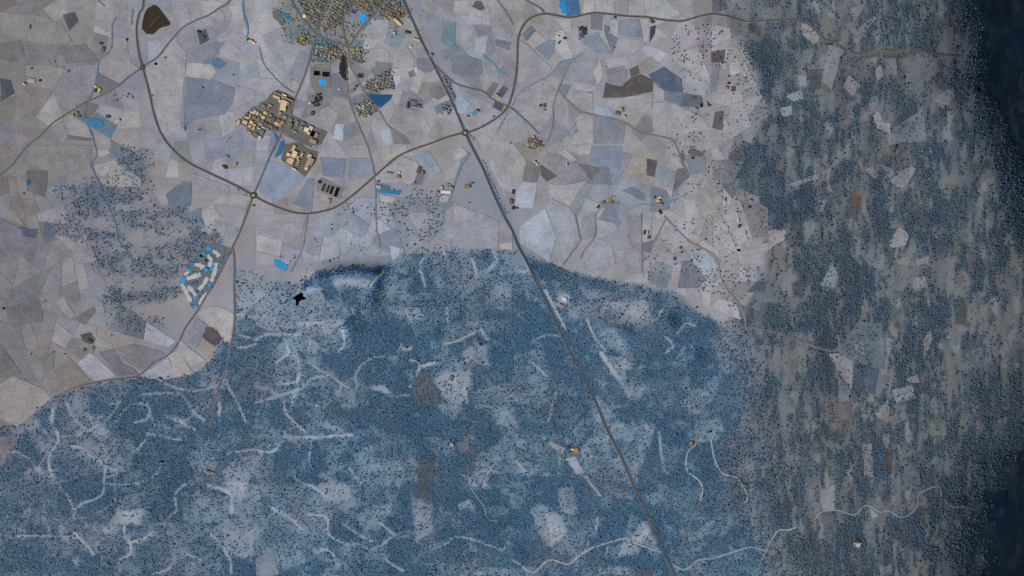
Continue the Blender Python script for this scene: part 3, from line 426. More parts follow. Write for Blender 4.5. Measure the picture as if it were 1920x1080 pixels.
# woodland parcels of different age and density, with straight edges
parcel = np.zeros((GH, GW))
fp_ = []
r_ = random.Random(21)
for rect_ in ([(-240,690),(420,600),(420,1230),(-240,1230)],[(420,480),(880,460),(900,1230),(420,1230)],[(880,460),(1580,520),(1580,1230),(900,1230)]):
    split(rect_, 5200, r_, fp_)
for c in fp_:
    r = poly_mask(warp(fine(c), 3.5))
    if r: parcel[r[0], r[1]][r[2]] = r_.choice((-1, -.7, -.4, 0, .3, .6, 1, 1))
dens = np.where(f_ > .05, np.clip(dens * (1 + 0.34 * parcel) + 0.07 * parcel, 0.05, .96), dens)
# belts and strips running up and down the ridges
strip = np.zeros((GH, GW))
for k in range(900):
    x, y = r_.uniform(1330, 2100), r_.uniform(-140, 1220)
    if y < 560 and x < 1640 and r_.random() < .7: continue
    L = r_.uniform(25, 120); pts = []
    n = 5
    sl = r_.gauss(0, .12)
    for i in range(n):
        pts.append((x + sl * L * i / n + r_.gauss(0, 1.6), y + L * i / n))
    s, w = (1, r_.uniform(.6, 1.7)) if r_.random() < .52 else (-1, r_.uniform(.8, 2.6))
    r = line_dist(smooth(pts, 5), 8)
    if r: strip[r[0], r[1]] += s * np.clip((w * (0.5 + n_fine[r[0], r[1]]) - r[2]) / 1.2 + .5, 0, 1)
strip = np.clip(strip, -1, 1) * e_
CLEAR_ALL = np.zeros((GH, GW))
for pts, v in CLEAR:
    r = poly_mask(pts)
    if r: r_s = r; CLEAR_ALL[r[0], r[1]][r[2]] = np.maximum(CLEAR_ALL[r[0], r[1]][r[2]], min(.96, v * 1.04))
CLEAR_ALL = blur(CLEAR_ALL, 1)
tq = np.zeros((GH, GW))
for pts, v in DENSE:
    r = poly_mask(pts)
    if r: tq[r[0], r[1]][r[2]] = np.maximum(tq[r[0], r[1]][r[2]], v)
tq = blur(tq, 4)
dens = np.maximum(dens, tq * (0.78 + 0.3 * (n_mid - 0.5)))
dens = np.clip(dens + .65 * strip * (strip > 0) + .5 * strip * (strip < 0), 0, .97)
e_dark = np.clip(np.maximum(e_dark, .95 * tq) + .55 * strip, 0, 1)
dens *= 1 - np.clip(CLEAR_ALL * (0.9 + 0.9 * (n_mid - 0.45)), 0, 1)
vein = np.zeros((GH, GW))
for pts, w in VEINS + [(t[1], 3.2) for t in TRACKS]:
    r = line_dist(smooth(pts, 4), 14)
    if r:
        wob = (0.8 + w * 0.26) * (0.45 + 0.6 * n_mid[r[0], r[1]] + 0.5 * n_fine[r[0], r[1]])
        vein[r[0], r[1]] = np.maximum(vein[r[0], r[1]], np.clip((wob - r[2]) / 1.8 + 0.5, 0, 1) * (0.7 + 0.3 * np.clip((n_mid[r[0], r[1]] - .3) * 4, 0, 1)))
v2_ = np.clip((np.maximum(ridged(GW, GH, 62, 64, 4), ridged(GW, GH, 30, 65, 3) - .02) - 0.915) * 12, 0, 1)
vein = np.maximum(vein, 0.85 * v2_ * np.clip((n_wrp - .36) * 6, 0, 1) * np.clip((n_mid - .25) * 5, 0, 1) * (forest_m > .5) * (1 - np.clip(tq * 1.2, 0, 1)))
dens *= 1 - 0.95 * vein

HEDGES = [(2.5,.9,crop(3,[(1380,130),(1300,260),(1200,370)])),(3,.8,crop(5,[(780,390),(900,420),(1060,415)])),(3,.8,crop(5,[(830,490),(870,600),(890,650)])),(3,.6,crop(5,[(860,60),(980,120),(1060,100)])),(3,.6,crop(5,[(870,160),(1050,240)])),(3,.8,crop(5,[(770,340),(1060,410)])),(4,.8,crop(5,[(1150,650),(1250,690),(1300,660)])),
 (3,.8,crop(7,[(1200,440),(1300,380),(1440,260),(1500,130),(1560,40)])),(3,.6,crop(7,[(1640,0),(1660,120),(1700,300)])),(3,.9,crop(8,[(1770,150),(1740,400),(1690,600)])),(3,.9,crop(8,[(1140,670),(1090,880)])),(3,.9,crop(12,[(1640,0),(1610,200),(1600,420),(1480,440)])),(4,.9,crop(12,[(1480,620),(1480,780),(1510,900),(1500,1080)])),(3,.7,crop(12,[(1330,680),(1330,980)])),
 (3,.8,crop(8,[(950,60),(870,180)])),(3,.7,crop(4,[(470,680),(560,560),(700,430)])),(2.5,.5,crop(1,[(790,700),(900,720),(1040,690)])),(3,.5,crop(1,[(840,760),(900,740),(1000,720)])),(2,.5,crop(10,[(1690,0),(1640,120)])),(2,.7,crop(9,[(1640,680),(1720,480)])),(2.5,.8,crop(16,[(500,600),(490,700)])),(2.5,.8,crop(16,[(690,620),(620,800)])),(2.5,.7,crop(16,[(1370,760),(1380,1070)])),(2,.8,crop(11,[(1790,300),(1740,450)])),(2,.6,crop(11,[(1900,520),(1810,640)])),
 (3,.7,[(552,120),(545,160)]),(3,.6,[(588,180),(594,200)]),(2.5,.8,[(1288,330),(1275,355)])]
for w, v, pts in HEDGES:
    r = line_dist(pts, 10)
    if r: dens[r[0], r[1]] = np.maximum(dens[r[0], r[1]], v * np.clip(w * 0.5 - r[2] + 0.8, 0, 1) * np.clip(0.3 + 1.4 * n_fine[r[0], r[1]], 0, 1))

keep = np.ones((GH, GW))                                # where no wild tree may stand
field_cover = np.zeros((GH, GW))
for i, (pts, c) in enumerate(FIELDS):
    r = poly_mask(pts)
    if r:
        lum = sum(c) / 3.0
        in_wood = e_[r[0], r[1]] * 0.25 if i >= EASTF else 0.0
        keep[r[0], r[1]] = np.where(r[2], np.minimum(keep[r[0], r[1]], 0.10 + in_wood * (1.0 if lum < 130 else 0.5)), keep[r[0], r[1]])
        field_cover[r[0], r[1]][r[2]] = 1
w_keep = np.maximum(keep, np.clip(np.maximum(base * 8, 0.7 * w_), 0, 1))
dens *= w_keep
for (pts, c) in FIELDS[-9:]:                            # ploughed or brown plots among the trees keep a thin cover
    r = poly_mask(pts)
    if r and sum(c) < 290: dens[r[0], r[1]] = np.where(r[2], 0.35, dens[r[0], r[1]])
clear_pts = []                                           # filled below: ponds, yards, roads
def no_trees_poly(pts):
    r = poly_mask(pts)
    if r: dens[r[0], r[1]][r[2]] = 0
def no_trees_line(pts, w):
    r = line_dist(pts, w + 2)
    if r: dens[r[0], r[1]] = np.where(r[2] < w, 0, dens[r[0], r[1]])

# relief
fm = blur(forest_m, 14)
em = blur(east_m, 14)
h = fm * (74 * (fbm(GW, GH, 150, 21, 3) - 0.5) + 9 * (fbm(GW, GH, 34, 22, 2) - 0.5))
h += em * (20 * (fbm(GW, GH, 60, 23, 3, ax=0.5, ay=2.2) - 0.5) + 30 * (fbm(GW, GH, 200, 24, 2) - 0.5))
def bump(pts, height, width):
    global h
    r = line_dist(smooth(pts, 6), width * 2.6)
    if r: h[r[0], r[1]] += height * np.exp(-(r[2] / width) ** 2)
bump([(600,522),(625,514),(660,511),(700,512)], 32, 15)
bump([(700,540),(690,570),(655,612)], 26, 14)
bump([(1130,600),(1190,628),(1250,606)], 24, 18)
bump([(1180,720),(1250,700),(1300,670)], 18, 16)
bump([(820,640),(900,600),(960,560)], 16, 20)
# added drop: far right ground bent down so that side falls into shade
edge_y = np.array([-150, 0, 140, 200, 330, 480, 620, 760, 850, 930, 1080, 1230], float)
edge_x = np.array([1852, 1858, 1880, 1912, 1975, 2030, 2030, 1975, 1905, 1872, 1852, 1845], float)
xe = np.interp(gy, edge_y, edge_x)[:, None]
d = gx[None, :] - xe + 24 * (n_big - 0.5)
def sstep(t): t = np.clip(t, 0, 1); return t * t * (3 - 2 * t)
slope = 0.92 * np.clip((d + 200) / 200, 0, 1) ** 1.35
slope = np.where(d > 0, 0.92 + 0.30 * sstep(d / 30), slope) * (1 - sstep((d - 90) / 150))
drop = -np.cumsum(slope, axis=1) * GS * M_PER_PX
dens *= 1 - 0.93 * np.clip((d + 30) / 50, 0, 1)           # trees thinned on the added drop, keeping its shade unbroken by lit crowns
h += blur(drop, 2)
h = blur(h, 1)

# ground nodes every 2 px inside, stretching out to the horizon outside
inx = np.arange(-237, 2154, 2.0); iny = np.arange(-147, 1224, 2.0)
outx = np.array([300.0, 900, 2400, 6000]); 
nx_ = np.concatenate([(-237 - outx)[::-1], inx, inx[-1] + outx]); ny_ = np.concatenate([(-147 - outx)[::-1], iny, iny[-1] + outx])
PXg, PYg = np.meshgrid(nx_, ny_)
HN = sample(h, PXg, PYg)
iHN = HN[len(outx):-len(outx), len(outx):-len(outx)]
def hs(px, py):
    fx = np.clip((np.asarray(px, float) + 237) / 2.0, 0, len(inx) - 1.001); fy = np.clip((np.asarray(py, float) + 147) / 2.0, 0, len(iny) - 1.001)
    ix, iy = fx.astype(int), fy.astype(int); tx, ty = fx - ix, fy - iy
    return (iHN[iy, ix] * (1 - tx) + iHN[iy, ix + 1] * tx) * (1 - ty) + (iHN[iy + 1, ix] * (1 - tx) + iHN[iy + 1, ix + 1] * tx) * ty
def relief(pts):
    xs = [p[0] for p in pts]; ys = [p[1] for p in pts]
    a, b = np.meshgrid(np.linspace(min(xs), max(xs), 5), np.linspace(min(ys), max(ys), 5))
    v = hs(a, b)
    return float(v.max() - v.min())

# soil colours
def mixc(a, b, t): return a + (b - a) * t[..., None]
soil = np.broadcast_to(lin((149, 149, 153)), (GH, GW, 3)).copy()
soil = mixc(soil, np.broadcast_to(lin((130, 123, 122)), soil.shape), np.clip((n_big - 0.42) * 3.0, 0, 1) * 0.6)
soil = mixc(soil, np.broadcast_to(lin((124, 132, 148)), soil.shape), np.clip((fbm(GW, GH, 70, 9, 4) - 0.46) * 3.4, 0, 1) * 0.8)
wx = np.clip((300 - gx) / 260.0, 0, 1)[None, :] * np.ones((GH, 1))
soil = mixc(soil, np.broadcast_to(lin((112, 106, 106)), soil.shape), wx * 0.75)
bare = np.broadcast_to(lin((115, 134, 150)), soil.shape)
scrub = np.broadcast_to(lin((71, 102, 127)), soil.shape)
scrub_w = np.broadcast_to(lin((82, 102, 122)), soil.shape)
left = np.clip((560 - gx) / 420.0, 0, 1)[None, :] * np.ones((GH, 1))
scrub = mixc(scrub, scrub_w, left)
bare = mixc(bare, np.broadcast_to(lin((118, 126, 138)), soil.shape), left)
bare = mixc(bare, np.broadcast_to(lin((153, 160, 170)), soil.shape), np.clip((0.35 + 1.1 * n_fine) * (0.45 + 1.0 * n_mid) * 1.25 * np.maximum(CLEAR_ALL, 0.95 * vein), 0, 1))
openness = np.clip(1.0 - blur(dens, 1) * 1.2, 0, 1)
openness = np.maximum(openness, np.clip(CLEAR_ALL * (0.55 + 0.9 * n_mid), 0, 1))
openness = np.clip(np.maximum(openness, np.clip(vein, 0, 1)) - .16 * parcel * (forest_m > .2), 0, 1)
fsoil = mixc(scrub, bare, openness ** 1.25)
fsoil = mixc(fsoil, np.broadcast_to(lin((120, 116, 122)), soil.shape), np.clip((fbm(GW, GH, 40, 12, 3) - 0.52) * 3, 0, 1) * 0.45)
soil = mixc(soil, fsoil, np.clip(blur(forest_m, 2), 0, 1))
wsoil = mixc(np.broadcast_to(lin((88, 98, 112)), soil.shape), np.broadcast_to(lin((136, 134, 138)), soil.shape), np.clip(3.4 * (0.58 - 0.5 * n_wst - 0.3 * n_mid - 0.2 * n_fine) + .2, 0, 1))
soil = mixc(soil, wsoil, w_ * 0.7)
esoil = mixc(np.broadcast_to(lin((106, 110, 114)), soil.shape), np.broadcast_to(lin((62, 80, 95)), soil.shape), np.clip(e_dark * 1.05 + 0.5 * (n_fine - 0.5), 0, 1))  # some dimming of the right side is put into this soil colour
esoil = mixc(esoil, np.broadcast_to(lin((96, 84, 76)), soil.shape), np.clip((fbm(GW, GH, 24, 15, 3) - 0.66) * 5, 0, 1) * 0.4)
soil = mixc(soil, esoil, np.clip(e_, 0, 1))
soil = mixc(soil, np.broadcast_to(lin((66, 83, 100)), soil.shape), 0.9 * np.clip((d + 30) / 50, 0, 1))  # even dark scrub colour laid over the added shade slope
# rough clearings between the belts of wood on the eastern ridges
r_ = random.Random(8)
for big_t in (2600, 600):
    epl = []
    for rect_ in ([(1400,-150),(1620,-150),(1580,600),(1440,600)],[(1620,-150),(2100,-150),(2100,600),(1580,600)],[(1400,560),(1660,560),(1680,1230),(1450,1230)],[(1660,560),(2100,560),(2100,1230),(1680,1230)]):
        split(rect_, big_t, r_, epl)
    for c in epl:
        if r_.random() > (0.6 if big_t > 1000 else 0.42): continue
        cx = sum(p[0] for p in c) / len(c); cy = sum(p[1] for p in c) / len(c)
        c = warp(fine([(cx + (x - cx) * 0.72, cy + (y - cy) * 1.12) for x, y in c]))
        r = poly_mask(c)
        if not r: continue
        g = r_.choice((62, 70, 84, 96, 104, 112, 122, 130, 106))
        m = np.zeros((GH, GW)); m[r[0], r[1]][r[2]] = 1
        y0, y1, x0, x1 = max(0, r[0].start - 8), r[0].stop + 8, max(0, r[1].start - 8), r[1].stop + 8
        mm = np.clip((gx[None, x0:x1] - 1370 - 260 * (n_wrp[y0:y1, x0:x1] - .42)) / 70, 0, 1) * m[y0:y1, x0:x1] * np.clip(e_[y0:y1, x0:x1], 0, 1) * (0.75 if big_t < 1000 else 0.5) * np.clip(1.15 - 0.9 * e_dark[y0:y1, x0:x1] + 0.8 * (n_fine[y0:y1, x0:x1] - .5), 0.1, 1)
        col = lin((g - 2 + r_.gauss(0, 3), g + 1 + r_.gauss(0, 1), g + 9 - 0.06 * g + r_.gauss(0, 4)))
        soil[y0:y1, x0:x1] = soil[y0:y1, x0:x1] * (1 - mm[..., None]) + col * mm[..., None]
        dens[y0:y1, x0:x1] *= 1 - mm * (0.72 if g > 92 else -0.2)
past_ = np.zeros((GH, GW)); put(past_, PASTURE, 1); past_ = blur(past_, 6)
soil = mixc(soil, np.broadcast_to(lin((134, 140, 154)), soil.shape), past_ * 0.8)
TOWN = [(520,25),(545,-150),(760,-150),(772,38),(742,40),(705,36),(685,55),(692,100),(682,120),(655,120),(640,120),(585,116),(588,88),(560,82),(530,78)]
tw = np.zeros((GH, GW)); put(tw, TOWN, 1); tw = blur(tw, 3)
tcol = mixc(np.broadcast_to(lin((132, 129, 116)), soil.shape), np.broadcast_to(lin((106, 122, 132)), soil.shape), np.clip((fbm(GW, GH, 9, 17, 2) - 0.42) * 5, 0, 1))
soil = mixc(soil, tcol, tw * 0.9)
for pts, c in [(sub(530,0,12,[(1360,330),(1560,380),(1820,560),(1640,780),(1350,660)]),(132,128,136)),(sub(530,0,12,[(900,780),(1080,660),(1300,760),(1400,900),(1280,980),(1000,860)]),(124,122,128)),(crop(2,[(100,60),(160,60),(270,130),(230,160)]),(88,112,126)),(crop(2,[(270,250),(330,190),(370,240),(340,330)]),(104,112,112)),
 ([(735,48),(748,52),(745,78),(728,76)],(76,104,116)),([(735,20),(760,22),(765,40),(738,38)],(104,92,62)),(crop(2,[(440,280),(560,310),(550,460),(415,460)]),(92,116,124)),([(596,140),(622,146),(616,166),(590,164)],(120,120,116)),(crop(2,[(560,640),(680,560),(700,760),(600,700)]),(112,110,118)),(crop(2,[(860,500),(1020,500),(1040,660),(860,680)]),(104,112,122)),(crop(2,[(730,760),(860,740),(920,830),(830,880),(740,860)]),(100,112,116)),
 (crop(2,[(1120,720),(1250,760),(1230,830),(1130,820)]),(92,94,102)),(crop(2,[(1390,780),(1470,770),(1460,860),(1400,860)]),(96,112,130)),(crop(2,[(1400,590),(1440,580),(1500,740),(1470,760)]),(96,108,124)),(sub(800,150,7.71,[(1470,860),(1680,830),(1700,1020),(1400,1030)]),(128,118,110)),(crop(1,[(700,340),(790,330),(800,400),(760,420)]),(104,96,98)),(crop(1,[(540,840),(640,820),(620,900),(530,910)]),(92,86,84)),(crop(1,[(640,880),(800,910),(830,960),(740,980),(640,930)]),(92,122,142)),(crop(6,[(890,280),(1010,310),(1000,340),(900,330)]),(92,108,128)),(crop(6,[(1210,170),(1290,200),(1240,310),(1170,310)]),(102,104,112)),(crop(7,[(640,480),(730,400),(780,600),(700,560)]),(100,112,124)),(crop(7,[(1040,380),(1150,350),(1160,460),(1070,480)]),(98,108,124)),
 (crop(8,[(600,380),(700,380),(700,490),(620,480)]),(88,74,64)),(crop(14,[(1560,320),(1720,300),(1760,420),(1620,420)]),(136,148,164)),(crop(6,[(260,950),(440,940),(360,1060),(260,1040)]),(146,144,146)),(crop(2,[(1080,100),(1120,140),(1160,90),(1150,60)]),(120,100,60))]:
    r = poly_mask(pts)
    if r:
        m = np.zeros((GH, GW)); m[r[0], r[1]][r[2]] = 1; m = blur(m, 1)
        soil = mixc(soil, np.broadcast_to(lin(c), soil.shape), m * 0.85)
for pts, w in VEINS:                                     # pale dry valleys
    pass

# ------------------------------------------------------------------ materials
def new_mat(name):
    m = bpy.data.materials.new(name); m.use_nodes = True
    nt = m.node_tree
    b = nt.nodes["Principled BSDF"]
    b.inputs["Specular IOR Level"].default_value = 0.15
    b.inputs["Roughness"].default_value = 0.9
    return m, nt, b
def node(nt, kind, **kw):
    n = nt.nodes.new(kind)
    for k, v in kw.items(): setattr(n, k, v)
    return n
def noise_of(nt, scale, detail=3.0, rough=0.6, vec=None):
    n = node(nt, "ShaderNodeTexNoise"); n.inputs["Scale"].default_value = scale; n.inputs["Detail"].default_value = detail; n.inputs["Roughness"].default_value = rough
    if vec is None:
        g = node(nt, "ShaderNodeNewGeometry"); vec = g.outputs["Position"]
    nt.links.new(vec, n.inputs["Vector"])
    return n.outputs["Fac"]
def math_(nt, op, a, b=None):
    n = node(nt, "ShaderNodeMath", operation=op)
    for i, v in enumerate((a, b)):
        if v is None: continue
        if isinstance(v, (int, float)): n.inputs[i].default_value = v
        else: nt.links.new(v, n.inputs[i])
    return n.outputs[0]
def scale_col(nt, col, fac):
    n = node(nt, "ShaderNodeVectorMath", operation='SCALE')
    nt.links.new(col, n.inputs[0]); nt.links.new(fac, n.inputs["Scale"])
    return n.outputs[0]
def tint(nt, col, fac, c, amount=1.0):
    """mix colour c over col by fac"""
    n = node(nt, "ShaderNodeMix", data_type='RGBA')
    nt.links.new(col, n.inputs[6]); n.inputs[7].default_value = c
    f = math_(nt, 'MULTIPLY', fac, amount); nt.links.new(f, n.inputs[0])
    return n.outputs[2]

def soil_material():
    m, nt, b = new_mat("soil")
    a = node(nt, "ShaderNodeVertexColor", layer_name="soil")
    n1 = noise_of(nt, 0.055, 4, 0.65); n2 = noise_of(nt, 0.16, 2, 0.6); n3 = noise_of(nt, 0.009, 5, 0.6)
    f = math_(nt, 'ADD', math_(nt, 'MULTIPLY', n1, 0.34), math_(nt, 'ADD', math_(nt, 'MULTIPLY', n2, 0.34), math_(nt, 'MULTIPLY', n3, 0.42)))
    f = math_(nt, 'ADD', f, 0.45)
    nt.links.new(scale_col(nt, a.outputs["Color"], f), b.inputs["Base Color"])
    return m
def object_material(name, spots=0.30, grain=0.2, stripes=0.0, rough=0.9, spec=0.15, spot_col=None, attr=False):
    """one shared material; every object brings its own colour"""
    m, nt, b = new_mat(name)
    b.inputs["Roughness"].default_value = rough; b.inputs["Specular IOR Level"].default_value = spec
    oi = node(nt, "ShaderNodeObjectInfo")
    tc = node(nt, "ShaderNodeTexCoord")
    col = node(nt, "ShaderNodeVertexColor", layer_name="soil").outputs["Color"] if attr else oi.outputs["Color"]
    n1 = noise_of(nt, 0.014, 6, 0.68); n2 = noise_of(nt, 0.12, 3, 0.65)
    f = math_(nt, 'ADD', math_(nt, 'MULTIPLY', n1, spots * 2), math_(nt, 'MULTIPLY', n2, grain * 2))
    f = math_(nt, 'ADD', f, 1.0 - spots - grain)
    if stripes:
        rot = node(nt, "ShaderNodeVectorRotate", rotation_type='Z_AXIS')
        nt.links.new(tc.outputs["Object"], rot.inputs["Vector"])
        nt.links.new(math_(nt, 'MULTIPLY', oi.outputs["Random"], 6.28), rot.inputs["Angle"])
        mp = node(nt, "ShaderNodeMapping"); mp.inputs["Scale"].default_value = (0.004, 0.075, 0.02)
        nt.links.new(rot.outputs[0], mp.inputs["Vector"])
        s = noise_of(nt, 1.0, 3, 0.7, mp.outputs[0])
        f = math_(nt, 'ADD', f, math_(nt, 'MULTIPLY', math_(nt, 'SUBTRACT', s, 0.5), stripes))
    if spot_col is not None:
        w = math_(nt, 'MULTIPLY', math_(nt, 'SUBTRACT', noise_of(nt, 0.017, 4, 0.7), 0.52), 4.0)
        cl = node(nt, "ShaderNodeClamp"); nt.links.new(w, cl.inputs[0])
        col = tint(nt, col, cl.outputs[0], spot_col, 0.42)
    nt.links.new(scale_col(nt, col, f), b.inputs["Base Color"])
    return m
MAT_SOIL = soil_material()
MAT_FIELD = object_material("field_soil", 0.56, 0.46, 0.30, spot_col=rgba((122, 134, 154)))
MAT_PLOTS = object_material("plot_soil", 0.50, 0.42, 0.0, spot_col=rgba((122, 134, 154)), attr=True)
MAT_ROAD = object_material("asphalt", 0.12, 0.25)
MAT_GRASS = object_material("grass", 0.35, 0.30)
MAT_WALL = object_material("plaster", 0.1, 0.1)
MAT_ROOF = object_material("roof", 0.12, 0.28, rough=0.75, spec=0.3)
MAT_GLASSY = object_material("sheeting", 0.05, 0.15, rough=0.35, spec=0.4)
def water_material():
    m, nt, b = new_mat("water")
    oi = node(nt, "ShaderNodeObjectInfo")
    n = noise_of(nt, 0.05, 3, 0.6)
    nt.links.new(scale_col(nt, oi.outputs["Color"], math_(nt, 'ADD', n, 0.5)), b.inputs["Base Color"])
    b.inputs["Roughness"].default_value = 0.08; b.inputs["Specular IOR Level"].default_value = 0.2
    bp = node(nt, "ShaderNodeBump"); bp.inputs["Strength"].default_value = 0.05
    nt.links.new(noise_of(nt, 0.6, 3), bp.inputs["Height"]); nt.links.new(bp.outputs[0], b.inputs["Normal"])
    return m
MAT_WATER = water_material()
def leaf_material(name, dark, light, hue2, spread=0.5):
    m, nt, b = new_mat(name)
    oi = node(nt, "ShaderNodeObjectInfo")
    n1 = noise_of(nt, 0.006, 4, 0.7); n2 = noise_of(nt, 0.11, 2, 0.6)
    mix = node(nt, "ShaderNodeMix", data_type='RGBA')
    mix.inputs[6].default_value = rgba(dark); mix.inputs[7].default_value = rgba(light)
    f = math_(nt, 'ADD', math_(nt, 'MULTIPLY', math_(nt, 'SUBTRACT', n2, 0.5), 2.2), math_(nt, 'MULTIPLY', oi.outputs["Random"], spread))
    cl = node(nt, "ShaderNodeClamp"); nt.links.new(math_(nt, 'ADD', f, 0.22), cl.inputs[0]); nt.links.new(cl.outputs[0], mix.inputs[0])
    w = math_(nt, 'MULTIPLY', math_(nt, 'SUBTRACT', n1, 0.48), 5.0)
    c2 = node(nt, "ShaderNodeClamp"); nt.links.new(w, c2.inputs[0])
    nt.links.new(tint(nt, mix.outputs[2], c2.outputs[0], rgba(hue2), 0.7), b.inputs["Base Color"])
    return m
MAT_OAK = leaf_material("forest_leaves", (50, 84, 112), (80, 115, 142), (64, 98, 112))
MAT_OAKE = leaf_material("ridge_leaves", (54, 72, 90), (92, 108, 124), (66, 84, 92))
MAT_DOT = leaf_material("lone_oak_leaves", (40, 58, 84), (62, 84, 116), (52, 66, 84))
MAT_GARDEN = leaf_material("garden_leaves", (72, 108, 126), (104, 140, 156), (88, 108, 106))
MAT_THICKET = leaf_material("thicket_leaves", (34, 68, 108), (60, 100, 142), (46, 80, 112))
MAT_COPSE = leaf_material("copse_leaves", (38, 38, 38), (62, 60, 56), (46, 48, 52))
MAT_BARK = object_material("bark", 0.1, 0.3)

# ------------------------------------------------------------------ mesh helpers
def mesh(name, verts, faces, mat=None, flat=True):
    me = bpy.data.meshes.new(name)
    me.from_pydata(verts, [], faces); me.update()
    if mat: me.materials.append(mat)
    return me
def link(name, data, loc=(0, 0, 0), parent=None, color=None, rot=0.0, scale=None):
    o = bpy.data.objects.new(name, data); C.objects.link(o)
    o.location = loc
    if rot: o.rotation_euler = (0, 0, rot)
    if scale: o.scale = scale
    if parent: o.parent = parent
    if color is not None: o.color = rgba(color)
    return o
def tag(o, label=None, cat=None, group=None, kind=None):
    for k, v in (("label", label), ("category", cat), ("group", group), ("kind", kind)):
        if v: o[k] = v
    return o

step_no = [0]
def sheet_arrays(pts, lift, skirt=True, spacing=8.0, own=None):
    """a polygon of ground laid over the relief with its own edge, in world coordinates; neighbouring sheets never lie in one plane"""
    step_no[0] += 1
    lift += (step_no[0] % 60) * 0.003 if own is None else own
    area2 = sum(pts[i - 1][0] * p[1] - p[0] * pts[i - 1][1] for i, p in enumerate(pts))
    pts = list(pts) if area2 < 0 else list(pts)[::-1]      # counter-clockwise once y is flipped
    rel = relief(pts) > 0.6
    if rel:
        dense = []
        for i, p in enumerate(pts):
            q = pts[(i + 1) % len(pts)]
            n = max(1, int(math.hypot(q[0] - p[0], q[1] - p[1]) / spacing))
            dense += [(p[0] + (q[0] - p[0]) * k / n, p[1] + (q[1] - p[1]) * k / n) for k in range(n)]
        pts = dense
    nb = len(pts)
    allp = list(pts)
    if rel:
        xs = [p[0] for p in pts]; ys = [p[1] for p in pts]
        allp += [(x, y) for x in np.arange(min(xs) + spacing / 2, max(xs), spacing) for y in np.arange(min(ys) + spacing / 2, max(ys), spacing) if in_poly(x, y, pts)]
    v2, _, f2, orig, _, _ = delaunay_2d_cdt([Vector((X(p[0]), Y(p[1]))) for p in allp], [], [list(range(nb))], 1, 1e-4)
    if not f2: return [], []
    px = np.array([v.x / M_PER_PX + 960 for v in v2]); py = np.array([540 - v.y / M_PER_PX for v in v2])
    z = hs(px, py) + lift
    if not rel: z[:] = z.max()
    verts = [(v.x, v.y, float(q)) for v, q in zip(v2, z)]
    faces = [list(f) for f in f2]
    if skirt:
        edges = {}
        for f in faces:
            for i in range(len(f)):
                edges[(f[i - 1], f[i])] = 1
        k, low = len(verts), {}
        for (i, j) in list(edges):
            if (j, i) in edges: continue
            for t in (i, j):
                if t not in low:
                    low[t] = len(verts); verts.append((verts[t][0], verts[t][1], verts[t][2] - lift - 0.4))
            faces.append([j, i, low[i], low[j]])
    return verts, faces
def sheet(name, pts, lift, mat, color, parent=None, skirt=True, spacing=8.0, own=None):
    verts, faces = sheet_arrays(pts, lift, skirt, spacing, own)
    if not faces: return None
    cx = sum(p[0] for p in pts) / len(pts); cy = sum(p[1] for p in pts) / len(pts)
    wx0, wy0, wz0 = X(cx), Y(cy), float(hs(cx, cy))
    verts = [(a - wx0, b - wy0, c - wz0) for a, b, c in verts]
    return link(name, mesh(name, verts, faces, mat), (wx0, wy0, wz0), parent, color)

def ribbon_arrays(line, w0, w1, lift, jitter=0.0, seed=0):
    r = random.Random(seed)
    P = np.array(line)
    wp = np.stack([X(P[:, 0]), Y(P[:, 1])], 1)
    t = np.gradient(wp, axis=0); t /= np.linalg.norm(t, axis=1)[:, None] + 1e-9
    nrm = np.stack([-t[:, 1], t[:, 0]], 1)
    n = len(P)
    hw = np.linspace(w0, w1, n) / 2
    if jitter: hw = hw * np.array([1 + jitter * (r.random() * 2 - 1) for _ in range(n)])
    Lp, Rp = wp + nrm * hw[:, None], wp - nrm * hw[:, None]
    verts = []
    for q in (Lp, wp, Rp):
        z = hs(q[:, 0] / M_PER_PX + 960, 540 - q[:, 1] / M_PER_PX) + lift
        verts += [(float(a), float(b), float(c)) for (a, b), c in zip(q, z)]
    faces = []
    for k in (0, 1):
        for i in range(n - 1):
            faces.append((k * n + i, (k + 1) * n + i, (k + 1) * n + i + 1, k * n + i + 1))
    return verts, faces
def ribbon(name, line, w0, w1, lift, mat, color, parent=None, jitter=0.0, seed=0):
    v, f = ribbon_arrays(line, w0, w1, lift, jitter, seed)
    mx, my, mz = v[len(v) // 2]
    v = [(a - mx, b - my, c - mz) for a, b, c in v]
    return link(name, mesh(name, v, f, mat), (mx, my, mz), parent, color)

# ------------------------------------------------------------------ fields
def crow(c, d): return tuple(max(20, min(215, v + d)) for v in c)
n_fields = 0
roadlines = [(smooth(p, 4), w) for _, _, w, _, p in ROADS]
def inset(pts, k=0.35):
    cx = sum(p[0] for p in pts) / len(pts); cy = sum(p[1] for p in pts) / len(pts)
    out = []
    for x, y in pts:
        l = math.hypot(x - cx, y - cy) + 1e-6
        out.append((x - (x - cx) / l * k, y - (y - cy) / l * k))
    return out
def organic(pts, amp, seed):
    r = random.Random(seed); out = []
    for i, p in enumerate(pts):
        q = pts[(i + 1) % len(pts)]
        L = math.hypot(q[0] - p[0], q[1] - p[1])
        n = max(1, min(4, int(L / 14)))
        out.append(p)
        for k in range(1, n):
            t = k / n + r.uniform(-.1, .1)
            out.append((p[0] + (q[0] - p[0]) * t + r.uniform(-amp, amp), p[1] + (q[1] - p[1]) * t + r.uniform(-amp, amp)))
    return out
